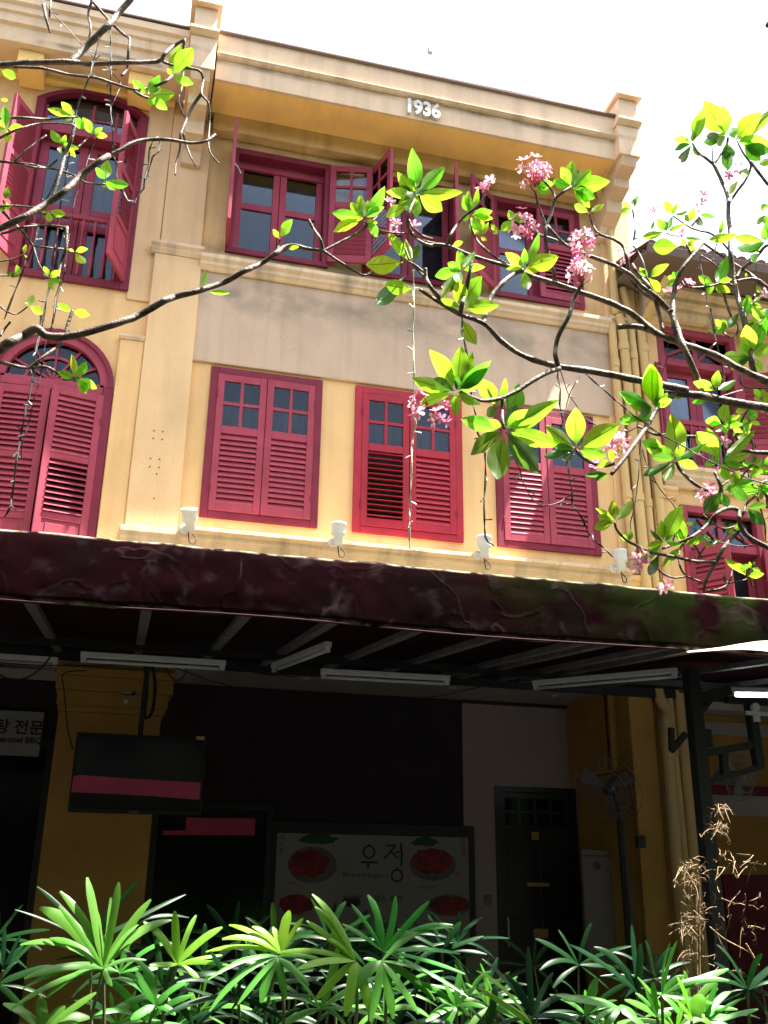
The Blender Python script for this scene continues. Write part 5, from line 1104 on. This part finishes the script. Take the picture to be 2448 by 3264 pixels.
# unseen twigs and leaf rosettes, added to dapple the palms and darken the street
def shade_crown(tree, boxes, n, seed, plain=False, ls=1.0):
    rr = random.Random(seed); V = []; Fq = []; UV = []
    src_ = LEAF['g'][0]; vs_ = [v.co.copy() for v in src_.vertices]; fs = [tuple(p.vertices) for p in src_.polygons]
    uvv = {}; 
    for lp in src_.loops: uvv[lp.vertex_index] = tuple(src_.uv_layers[0].data[lp.index].uv)
    if plain: vs_ = [Vector(q) for q in ((0,0,0),(.55,.5,.03),(1,0,-.05),(.55,-.5,.03))]; fs = [(0,3,2,1)]; uvv = {0:(0,0),1:(.55,1),2:(1,0),3:(.55,-1)}
    tw_ = MB()
    for _ in range(n):
        b = rr.choice(boxes); c = Vector((rr.uniform(b[0],b[1]), rr.uniform(b[2],b[3]), rr.uniform(b[4],b[5])))
        tw_.tube([c, c+Vector((rr.uniform(-.2,.2), rr.uniform(-.2,.2), -.35)), c+Vector((rr.uniform(-.4,.4), rr.uniform(-.2,.2), -.7))], [.009,.012,.016], 5, sub=2)
        for k in range(rr.randint(7,11)):
            a = rr.uniform(0, 6.28); el = rr.uniform(-.4,.7); d = Vector((math.cos(a)*math.cos(el), math.sin(a)*math.cos(el), math.sin(el)))
            zz = (Vector((0,0,1))-d*d.z).normalized(); yy = zz.cross(d); L = rr.uniform(.2,.32)*ls; q = Matrix((d, yy, zz)).transposed()
            i0 = len(V); V += [tuple(c+q @ Vector((v.x*L, v.y*L*.45, v.z*L))) for v in vs_]; Fq += [tuple(i0+i for i in f_) for f_ in fs]; UV += [uvv[i] for i in range(len(vs_))]
    me = bpy.data.meshes.new('shade_leaves'); me.from_pydata(V, [], Fq); ul = me.uv_layers.new(name='UVMap')
    for lp in me.loops: ul.data[lp.index].uv = UV[lp.vertex_index]
    me.materials.append(m_leafd if plain else m_leaf); o = link('shade_leaves', me, tree); o['kind'] = 'stuff'; o = tw_.build('twigs', m_bark, tree); o['kind'] = 'stuff'
shade_crown(TR, [(.4,5.5,-8.6,-6.35,6.9,8.6)], 50, 21); shade_crown(TL, [(-4.5,.6,-8.6,-6.5,6.9,8.6)], 36, 22)
shade_crown(TR, [(0,11,-19,-8.4,6.2,9.5)], 1000, 23, True, 1.6); shade_crown(TL, [(-11,0,-19,-8.4,6.2,9.5)], 1000, 24, True, 1.6)  # dense unseen leaves added to shade the street and walkway
shade_crown(TR, [(9,26,-20,-5,1.2,9.5)], 1300, 25, True, 1.9); shade_crown(TL, [(-26,-8,-20,-5,1.2,9.5)], 1300, 26, True, 1.9)  # side leaf masses added to block the low sky
# flowers ------------------------------------------------
def flowermesh(mt, k):
    V = []; Fc = []
    for p in range(5):
        a = 2*math.pi*p/5; ca, sa = math.cos(a), math.sin(a); i0 = len(V)
        for (r, w_, z) in ((.06,.07,-.10),(.35,.20,.02),(.70,.27,.16),(.92,.20,.26),(1.02,.04,.27)):
            for s in (-1, 0, 1):
                x = r; yv = s*w_+.05*r; zz = z*(1-.25*k)+(.05 if s else 0)+.04*s
                V.append((x*ca-yv*sa, x*sa+yv*ca, zz))
        for i in range(4):
            for j in range(2): q = i0+i*3+j; Fc.append((q, q+3, q+4, q+1))
    me = bpy.data.meshes.new('flower'); me.from_pydata(V, [], Fc)
    for q in me.polygons: q.use_smooth = True
    me.materials.append(mt); return me
FL = [flowermesh(m_petal, 0), flowermesh(m_petalw, .8), flowermesh(m_petal, 2.0), flowermesh(m_petalw, 0)]
m_ped = mat('flower_stalk', (.35,.06,.05), .6, .3)
def flowers(tree, reg, cx, cy, rad, Yc, base=None, n=None):
    c = at(reg, cx, cy, Yc); r = rad*1.1*pxm(reg, c); fr_ = .036; n = n or max(2, int((r/fr_)**2*2.5))
    b = at(reg, *(base or (cx, cy+rad*1.1)), Yc+.02); m = MB(); pos = []
    for i in range(n):
        for _ in range(20):
            d = Vector((random.gauss(0,1), random.gauss(0,1)-.3, random.gauss(0,1))).normalized()*r*random.uniform(.55,1); d.y *= .8
            if all((c+d-q).length > fr_*.95 for q, _e in pos): break
        pos.append((c+d, d))
        m.tube([b, b.lerp(c+d, .55)+Vector((0,0,-.01)), c+d], [.0028,.0024,.002], 5, sub=3)
    cl = m.build('flower_cluster', m_ped, tree)
    for p, d in pos:
        out = (d.normalized()*.8+Vector((random.uniform(-.3,.3),-.35,.15))).normalized()
        s = fr_*random.uniform(.8,1.15); Mx = Matrix.Translation(p) @ out.to_track_quat('Z','Y').to_matrix().to_4x4() @ Matrix.Rotation(random.uniform(0,6), 4, 'Z') @ Matrix.Scale(s, 4)
        link('flower', random.choice(FL), cl, Mx)
for a in (('C',815,600,105,-5.4,(825,700)),('C',745,935,92,-5.3,(790,990)),('C',1120,1045,82,-5.3,(1115,1065)),('C',1115,1235,80,-5.7,(1125,1330)),('C',540,662,18,-5.6,(500,745)),('C',488,705,16,-5.6,(500,745)),
  ('G',60,520,62,-5.8,(130,480)),('G',215,570,62,-5.8,(150,490)),('G',235,500,36,-5.8,(170,480)),('G',75,440,36,-5.8,(130,480)),('G',1340,755,68,-5.65,(1420,740)),('G',1390,690,34,-5.65,(1440,700)),('H',305,1720,72,-5.7,(300,1640)),('D',230,1420,58,-5.1,(270,1340)),('D',315,1440,28,-5.1,(290,1380)),
  ('D',520,1020,34,-4.9,(600,1040)),('D',925,975,40,-4.9,(905,1030)),('D',950,900,28,-4.9,(930,980)),('D',650,1742,28,-5.2,(690,1760)),('D',735,1728,26,-5.2,(700,1760)),('D',820,1680,22,-5.1,(790,1700)),('D',1470,1765,26,-5.1,(1500,1730)),
  ('H',900,905,34,-5.4,(900,960)),('H',800,1240,44,-5.5,(840,1260)),('H',745,1290,26,-5.5,(800,1270)),('B',1420,1465,42,-5.5,(1460,1505)),('B',1375,1300,22,-5.5,(1430,1340)),('B',1537,1447,20,-5.5,(1510,1420)),('D',775,1200,22,-4.95,(790,1240)),
  ('D',1240,650,26,-5.1,(1290,600)),('D',1160,720,22,-5.1,(1200,690)),('H',480,1915,34,-5.2,(470,1960)),('H',1212,390,24,-5.2,(1180,420)),('G',1215,880,24,-5.7,(1270,870))):
    flowers(TR if a[0] != 'B' else TL, *a)
# ================================================================== string lights
bulb_me = MB().lathe([(.0025,0),(.003,.018),(.004,.02),(.004,.034),(.0015,.04)], 0, 0, 6).mesh('bulb', m_bulb)
bulb_dk = MB().lathe([(.0025,0),(.003,.022),(.0035,.024),(.0035,.036),(.0015,.04)], 0, 0, 6).mesh('bulb', m_wire)
NS = [0]
def strand(reg, pts, Yc, label, mt=None, r=.0028, gap=.11, twist=True):
    t = empty('string_lights', label, 'string lights', tuple(at(reg, *pts[0], Yc)), 'fairy light strings hung in the trees')
    P = [at(reg, x+random.uniform(-3,3), y, Yc+.02*math.sin(i*2.3)) for i, (x, y) in enumerate(pts)]
    Q = []
    for i in range(len(P)-1):
        n = max(2, int((P[i+1]-P[i]).length/.05))
        for k in range(n):
            p0 = P[max(i-1,0)]; p1 = P[i]; p2 = P[i+1]; p3 = P[min(i+2,len(P)-1)]; u = k/n
            Q.append(.5*((2*p1)+(p2-p0)*u+(2*p0-5*p1+4*p2-p3)*u*u+(3*p1-p0-3*p2+p3)*u**3))
    Q.append(P[-1]); mt = mt or m_wire
    for s in ((0, 1) if twist else (0,)):
        MB().tube([q+Vector((math.cos(i*1.1+s*3.14), math.sin(i*1.1+s*3.14), 0))*.0035+Vector((noise.noise(q*5),0,noise.noise(q*5+Vector((9,0,0)))))*.008 for i, q in enumerate(Q)], r, 5, sub=1).build('wire', mt, t)
    L = 0
    for i in range(1, len(Q)):
        L += (Q[i]-Q[i-1]).length
        if L > gap:
            L = random.uniform(-.03,.02); d = Vector((random.uniform(-1,1), random.uniform(-.4,.2), random.uniform(-.7,.4))).normalized()
            link('bulb', bulb_me if (mt is m_wirew or random.random() < .5) else bulb_dk, t, Matrix.Translation(Q[i]+Vector((noise.noise(Q[i]*5),0,noise.noise(Q[i]*5+Vector((9,0,0)))))*.008) @ d.to_track_quat('Z','Y').to_matrix().to_4x4())
strand('A',[(262,-10),(330,80),(400,150),(540,300),(620,380),(700,450),(780,530),(755,610),(718,680)],-4.9,'thin wire slanting down from the top left corner past the thick diagonal branch',twist=False)
strand('A',[(640,240),(600,400),(570,500),(530,620),(490,740),(465,860),(440,960),(370,1130),(300,1300),(250,1450),(210,1590),(160,1720),(130,1800),(80,1920),(30,2060)],-5.05,'string lights running diagonally across the left arched window to the left edge')
strand('A',[(708,170),(715,400),(712,560),(718,650),(712,740),(730,850),(725,980),(748,1050),(752,1150),(790,1240),(845,1325),(880,1270),(925,1215),(935,1150),(955,1060),(965,960),(1005,890),(1035,890),(1020,980),(985,1010),(960,1110),(925,1190)],-5.0,'string lights hanging through the left arched window and looping back up to the branch')
strand('A',[(455,950),(435,1060),(410,1230),(385,1400),(365,1500),(345,1650),(325,1800),(295,1950),(280,2060),(262,2150)],-5.1,'string lights hanging straight down the middle of the balustrade')
strand('E',[(265,200),(255,330),(235,450),(212,600),(185,760),(160,880),(130,1020),(110,1150),(98,1280),(80,1400),(60,1460),(30,1510)],-5.3,'long pale twisted string lights ending above the awning at the far left')
strand('A',[(622,890),(590,980),(555,1080),(520,1150),(490,1260),(470,1400),(450,1500),(430,1620),(412,1750),(390,1850),(360,1990),(335,2110)],-5.1,'string lights hanging down right of the balustrade centre',twist=False)
strand('E',[(385,0),(365,90),(340,200),(315,330),(300,410),(280,480),(255,600),(240,700),(210,800),(180,920),(155,1040),(140,1140)],-5.35,'string lights hanging in front of the left arched doorway',twist=False)
strand('C',[(38,1230),(36,1350),(42,1480),(28,1640),(35,1760),(38,1900),(40,2050),(32,2130),(50,2230),(25,2330),(20,2480),(15,2650),(18,2800),(10,2900),(15,3030)],-5.5,'cream string lights hanging straight down over the middle window',m_wirew)
strand('C',[(345,1530),(350,1590),(362,1680),(378,1790),(395,1900),(405,2010),(415,2100),(445,2200),(452,2290),(485,2340),(500,2420),(498,2560),(495,2700),(492,2850),(500,2960),(525,3000)],-5.66,'dark string lights dropping to the third spotlight between two windows')
strand('G',[(975,255),(965,300),(985,380),(982,480),(1000,580),(1015,700),(1030,800),(1035,900),(1060,1050),(1055,1130),(1080,1160),(1130,1230),(1165,1310),(1200,1360),(1250,1390),(1290,1430),(1325,1470)],-5.6,'dark string lights falling to the fourth spotlight over the right window')
strand('G',[(980,260),(1010,330),(1040,420),(1085,490),(1130,560),(1200,610),(1260,660),(1340,675),(1420,655),(1480,620)],-5.6,'string lights sagging from the thick branch towards the right pilaster',twist=False)
strand('G',[(635,440),(650,520),(660,620),(680,700),(695,830),(720,900),(730,970),(770,1040),(800,1100),(860,1125),(910,1130),(970,1110),(1010,1085),(1060,1065)],-5.7,'string lights sagging in a deep loop over the right window shutters',twist=False)
strand('G',[(490,690),(530,750),(600,792),(700,822),(760,800),(860,750),(920,700),(985,640),(1010,540),(1040,440),(1080,360),(1110,300)],-5.7,'string lights swagged from the dropping strand up to the thick branch',twist=False)
strand('G',[(1150,290),(1200,340),(1280,405),(1340,460),(1400,510),(1460,560),(1520,600),(1580,640),(1659,685),(1740,735),(1900,830),(2060,900),(2200,960),(2400,1020)],-5.6,'string lights slanting down to the right edge below the lower thick branch')
strand('G',[(1500,690),(1495,800),(1488,900),(1478,1000),(1475,1110),(1450,1190),(1435,1240),(1442,1290)],-5.6,'short dark string lights hanging over the drainpipes',twist=False)
strand('H',[(320,950),(350,1030),(385,1120),(420,1190),(480,1270),(530,1330),(570,1400),(620,1470),(680,1510),(760,1560),(850,1605),(930,1630),(1020,1640),(1110,1630)],-5.5,'string lights slanting over the lower right window',twist=False)
strand('H',[(805,-40),(830,100),(850,200),(875,310),(900,430),(925,540),(950,640),(985,760),(1010,870),(1030,1000),(1060,1080),(1090,1180),(1130,1280),(1165,1400),(1190,1500),(1195,1600)],-5.2,'long string lights crossing the upper right window')
strand('D',[(910,1425),(925,1500),(945,1620),(965,1750),(985,1870),(1010,1990),(1045,2130)],-5.2,'string lights hanging below the right eaves',twist=False)
strand('D',[(1415,1500),(1412,1650),(1405,1800),(1402,1950),(1385,2110)],-5.1,'thin string lights near the right edge below the eaves',twist=False)
strand('H',[(545,60),(520,180),(500,300),(480,380),(470,450),(450,540)],-5.3,'short string lights between the two thick branches at right',twist=False)
# ================================================================== PALMS
def leaflet(m, uvs, base, tip, w_, droop, facing, cup=.25, n=9):
    a = tip-base; L = a.length; ax = a.normalized(); nn = (facing-ax*facing.dot(ax)).normalized(); side = ax.cross(nn).normalized()
    up = Vector((0,0,1)); mid = base.lerp(tip, .5)+up*droop*L*random.uniform(.6,1.9)+side*random.uniform(-.09,.09)*L; tip = tip-up*random.uniform(0,.07)*L; w_ *= random.uniform(.78,1.12); i0 = len(m.v)
    for i in range(n+1):
        t = i/n; p = base*(1-t)**2+mid*2*t*(1-t)+tip*t*t
        prof_ = min(1, .25+t*3.2)*(1 if t < .72 else 1-((t-.72)/.28)**1.6*.72)*.5*w_
        for s in (-1, 0, 1):
            m.v.append(tuple(p+side*s*prof_+nn*(-.0 if s else cup*prof_))); uvs.append((t, s))
    for i in range(n):
        for j in range(2): q = i0+i*3+j; m.f.append((q, q+3, q+4, q+1))
def fanobj(palm, reg, c, Yc, tips, mt, dep=None):
    pc = at(reg, *c, Yc); m = MB(); uvs = []
    for t in tips:
        x, y, wd = t[:3]; pt0 = at(reg, x, y, Yc); L = (pt0-pc).length
        up_ = (c[1]-y); dy = random.uniform(-.25,.25)*L + (.15*L if up_ > 0 else -.3*L)
        pt = at(reg, x, y, Yc+dy); fc = (Vector((0,-.75,.75))+Vector((random.uniform(-.4,.4),0,random.uniform(-.3,.3)))).normalized()
        leaflet(m, uvs, pc, pt, wd*1.08*pxm(reg, pt), random.uniform(.04,.14) if abs(x-c[0]) > 60 or up_ < 0 else random.uniform(-.02,.05), fc)
    me = bpy.data.meshes.new('frond'); me.from_pydata(m.v, [], m.f); ul = me.uv_layers.new(name='UVMap')
    for lp in me.loops: ul.data[lp.index].uv = uvs[lp.vertex_index]
    for p in me.polygons: p.use_smooth = True
    me.materials.append(mt); o = link('frond', me, palm)
    MB().tube([pc, pc+Vector((random.uniform(-.05,.05),.06,-.25)), Vector((pc.x+random.uniform(-.1,.1),Yc+.12,.75))], [.006,.007,.009], 6).build('stem', m_stem, palm); return o
def autofan(palm, P, size, mt, n=8, tiltf=0.0):
    m = MB(); uvs = []; a0 = random.uniform(-.3,.3); P = Vector(P)
    for k in range(n):
        a = math.radians(-35+250*k/(n-1))+a0+random.uniform(-.08,.08); L = size*random.uniform(.8,1.1)*(1 if math.sin(a) > -.2 else .8)
        tip = P+Vector((math.cos(a)*L, random.uniform(-.35,.25)*L+tiltf*L, math.sin(a)*L*.75-.05*L))
        fc = (Vector((0,-.7,.8))+Vector((random.uniform(-.4,.4),0,random.uniform(-.4,.4)))).normalized(); leaflet(m, uvs, P, tip, size*random.uniform(.07,.12), random.uniform(.03,.2), fc)
    me = bpy.data.meshes.new('frond'); me.from_pydata(m.v, [], m.f); ul = me.uv_layers.new(name='UVMap')
    for lp in me.loops: ul.data[lp.index].uv = uvs[lp.vertex_index]
    for p in me.polygons: p.use_smooth = True
    me.materials.append(mt); link('frond', me, palm)
    MB().tube([P, P+Vector((random.uniform(-.05,.05),.05,-.25)), Vector((P.x+random.uniform(-.1,.1),P.y+.1,.6))], [.006,.007,.009], 6, sub=3).build('stem', m_stem, palm)
palms = []
def palm(label, x, y): 
    t = empty('lady_palm', label, 'palm', (x, y, .45), 'lady palms in the planter'); palms.append(t); return t
p1 = palm('lady palm with the tallest wide fan in front of the yellow column', *at('R',600,1870,-5.7).xy)
fanobj(p1,'R',(600,1880),-5.8,[(508,1345,46),(692,1365,44),(348,1435,52),(235,1518,66),(878,1470,42),(996,1606,50),(120,1732,46),(645,1455,34),(560,1530,40)],m_palm)
fanobj(p1,'R',(600,1890),-5.85,[(140,1945,48),(270,2045,50),(850,1838,26),(130,2010,30),(805,1620,24),(290,1700,40),(345,1500,30),(650,1990,30),(60,2100,36)],m_palm)
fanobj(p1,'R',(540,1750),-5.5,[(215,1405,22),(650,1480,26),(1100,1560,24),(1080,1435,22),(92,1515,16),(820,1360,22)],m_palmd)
p2 = palm('lady palm with a small bright yellow green fan of narrow leaflets', *at('R',1030,1860,-5.7).xy)
fanobj(p2,'R',(1030,1865),-5.75,[(835,1610,44),(1015,1553,40),(1142,1564,32),(1292,1632,42),(1290,1806,26),(1335,1870,26),(1165,1948,34),(868,1868,40)],m_palmy)
fanobj(p2,'R',(900,2100),-5.8,[(680,1925,50),(790,1900,50),(840,1885,46),(760,2180,50),(980,2030,40),(1100,1960,40),(720,2080,60),(1020,2150,44)],m_palm)
p3 = palm('lady palm left of centre with drooping pale leaflets', *at('L',1215,530,-5.8).xy)
fanobj(p3,'L',(1215,528),-5.85,[(990,398,30),(960,458,28),(1250,338,44),(890,502,24),(1090,400,26),(1310,370,24),(1180,410,30)],m_palmy)
fanobj(p3,'L',(1200,540),-5.9,[(905,768,32),(1028,740,36),(1128,732,40),(1235,712,40),(1335,662,34),(1000,570,34),(900,620,24),(1410,560,26)],m_palm)
p4 = palm('lady palm with the large sunlit fan in the middle below the poster', *at('L',1530,560,-5.9).xy)
fanobj(p4,'L',(1535,560),-5.95,[(1350,248,30),(1362,315,28),(1285,592,32),(1362,730,36),(1495,790,42),(1610,805,60),(1200,510,26),(1420,460,30),(1325,380,26),(1430,430,34)],m_palmy)
fanobj(p4,'M',(0,520),-5.9,[(50,278,34),(195,300,30),(298,396,22),(328,505,30),(350,602,20),(362,688,22),(-70,270,34),(-140,300,20),(-30,340,26),(-180,390,22)],m_palm)
fanobj(p4,'M',(-10,560),-5.95,[(150,785,34),(222,722,30),(40,800,40),(-60,820,40),(290,660,26),(300,400,26),(-150,700,44)],m_palm)
p5 = palm('lady palm low in the middle with white sunlit leaflets', *at('M',310,750,-5.9).xy)
fanobj(p5,'M',(310,755),-6.0,[(372,795,22),(250,620,26),(330,600,26),(400,660,20),(220,720,24),(180,820,30),(270,850,34),(440,760,24),(130,640,24)],m_palm)
p6 = palm('dark lady palm with an upright blade in front of the black door', *at('M',640,790,-5.7).xy)
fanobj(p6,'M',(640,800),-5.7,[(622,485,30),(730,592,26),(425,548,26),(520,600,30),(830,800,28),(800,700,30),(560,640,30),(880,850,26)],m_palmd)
fanobj(p6,'M',(640,835),-5.9,[(400,598,26),(408,660,24),(480,720,30)],m_palmy)
p7 = palm('lady palm right of the door with broad folded bright blades', *at('M',1000,760,-5.8).xy)
fanobj(p7,'M',(1010,760),-5.9,[(742,692,44),(770,720,40),(1090,790,44),(905,812,30),(1140,850,40),(960,830,40)],m_palm)
fanobj(p7,'M',(1100,700),-5.5,[(905,482,26),(1108,485,30),(905,540,22),(1000,560,30),(980,620,30),(800,470,30),(1070,400,26)],m_palmd)
fanobj(p7,'M',(1180,800),-5.85,[(1128,672,34),(1162,648,28),(1085,690,22),(1240,780,30)],m_palm)
p8 = palm('lady palm at the right with long arching pale blades', *at('M',1200,700,-5.8).xy)
fanobj(p8,'M',(1200,705),-5.9,[(1485,565,30),(1490,642,28),(1432,742,26),(1265,462,14),(1235,470,12),(1285,795,40),(1300,620,20),(1350,640,26)],m_palm)
fanobj(p8,'M',(1330,800),-6.0,[(1265,620,34),(1375,705,56),(1300,800,40),(1420,830,30),(1270,740,30)],m_palmy)
fanobj(p8,'M',(1390,830),-5.9,[(1495,682,26),(1560,702,12),(1615,760,22),(1500,840,30),(1440,650,20)],m_palm)
p9 = palm('lady palm at the far left edge in deep shade', *at('R',60,2000,-5.6).xy)
fanobj(p9,'R',(20,1900),-5.4,[(120,1690,24),(140,1750,24),(30,1630,24),(-60,1600,24),(100,1850,24)],m_palmd)
fanobj(p9,'R',(250,2250),-5.9,[(232,2045,60),(20,2090,60),(380,2100,50),(450,2200,50),(60,2230,50),(560,2020,50),(520,2170,60)],m_palm)
rnd = random.Random(3); random.seed(11)
for k in range(38):                                # fill low down and behind, rooted in the planter
    sx = random.uniform(-60, 1720); sy = random.uniform(2100, 2240) + (35 if sx > 1000 else 0); Yd = random.uniform(-5.9, -4.7)
    P = at('S', sx, sy, Yd); pl = min(palms, key=lambda q: (q.location.xy-P.xy).length + (0 if q is not p9 else .1))
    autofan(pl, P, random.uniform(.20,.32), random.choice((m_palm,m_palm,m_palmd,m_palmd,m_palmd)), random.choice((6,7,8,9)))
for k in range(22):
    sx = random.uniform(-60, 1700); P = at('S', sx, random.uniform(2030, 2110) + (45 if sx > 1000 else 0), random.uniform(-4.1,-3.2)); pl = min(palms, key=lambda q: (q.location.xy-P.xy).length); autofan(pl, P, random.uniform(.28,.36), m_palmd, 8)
pt = empty('planter', 'long concrete planter box holding the palms', 'planter', (1,-5.3,0))
MB().box(-3.2, 5.5, -6.1, -4.5, 0, .42).build('box', m_soil, pt, bevel=.02)
MB().box(-3.12, 5.42, -6.02, -4.58, .421, .47).build('soil', mat('dark_soil', (.022,.016,.012), 1, 0, .4, 20, .5, 60), pt)
# ================================================================== dry bamboo
bam = empty('bamboo_plant', 'dry pale bamboo with wispy sunlit twigs beside the black post', 'plant', tuple(at('U',1090,1400,-4.3)))
m = MB(); BY = -4.35
for pts in ([(1070,770),(1075,950),(1072,1150),(1078,1400),(1085,1800)],[(1095,760),(1100,900),(1098,1100),(1100,1440),(1105,1800)]): m.tube([at('U',x,y,BY) for x, y in pts], .006, 6)
m.tube([at('U',x,y,BY) for x, y in [(1180,1160),(1300,1260),(1450,1340),(1540,1390)]], .004, 5); m.tube([at('U',x,y,BY) for x, y in [(1480,1300),(1530,1390),(1585,1480)]], .006, 5)
m.build('cane', m_dry, bam, smooth=True)
m = MB(); tw = random.Random(5)
def twig(reg, x, y, ang, L, Yd):
    P = [at(reg, x+L*t*math.cos(ang+b*t), y-L*t*math.sin(ang+b*t)+L*.35*t*t, Yd+dyy*t) for b in (tw.uniform(-.6,.6),) for dyy in (tw.uniform(-.2,.2),) for t in (0,.35,.7,1)]
    m.tube(P, [.0028,.002,.0014,.0008], 4, sub=2)
    for k in range(3):
        p = P[1+k%3]; d = Vector((tw.uniform(-1,1), tw.uniform(-.5,.5), tw.uniform(-.9,.4))).normalized()*tw.uniform(.02,.05); s = d.cross(Vector((tw.random(),1,tw.random()))).normalized()*.0025
        m.quad(tuple(p-s*.3), tuple(p+s*.3), tuple(p+d*.6+s), tuple(p+d)); 
for k in range(120): twig('U', 1070+tw.uniform(-130,60), tw.choice((650,700,750,820,950,1050,1120,1160,1400))+tw.uniform(-50,50), tw.uniform(0,6.28), tw.uniform(50,140), BY)
for k in range(40): twig('U', 1260+tw.uniform(-60,60), tw.choice((180,330,350,370))+tw.uniform(-30,30), tw.uniform(0,6.28), tw.uniform(40,110), BY)
for k in range(50): twig('U', 1250+tw.uniform(-30,330), tw.choice((600,650,900,1000,1100,1130,1180,1500))+tw.uniform(-40,40), tw.uniform(0,6.28), tw.uniform(50,140), BY)
o = m.build('twigs', m_dry, bam); o['kind'] = 'stuff'
print('objects', len(bpy.data.objects))
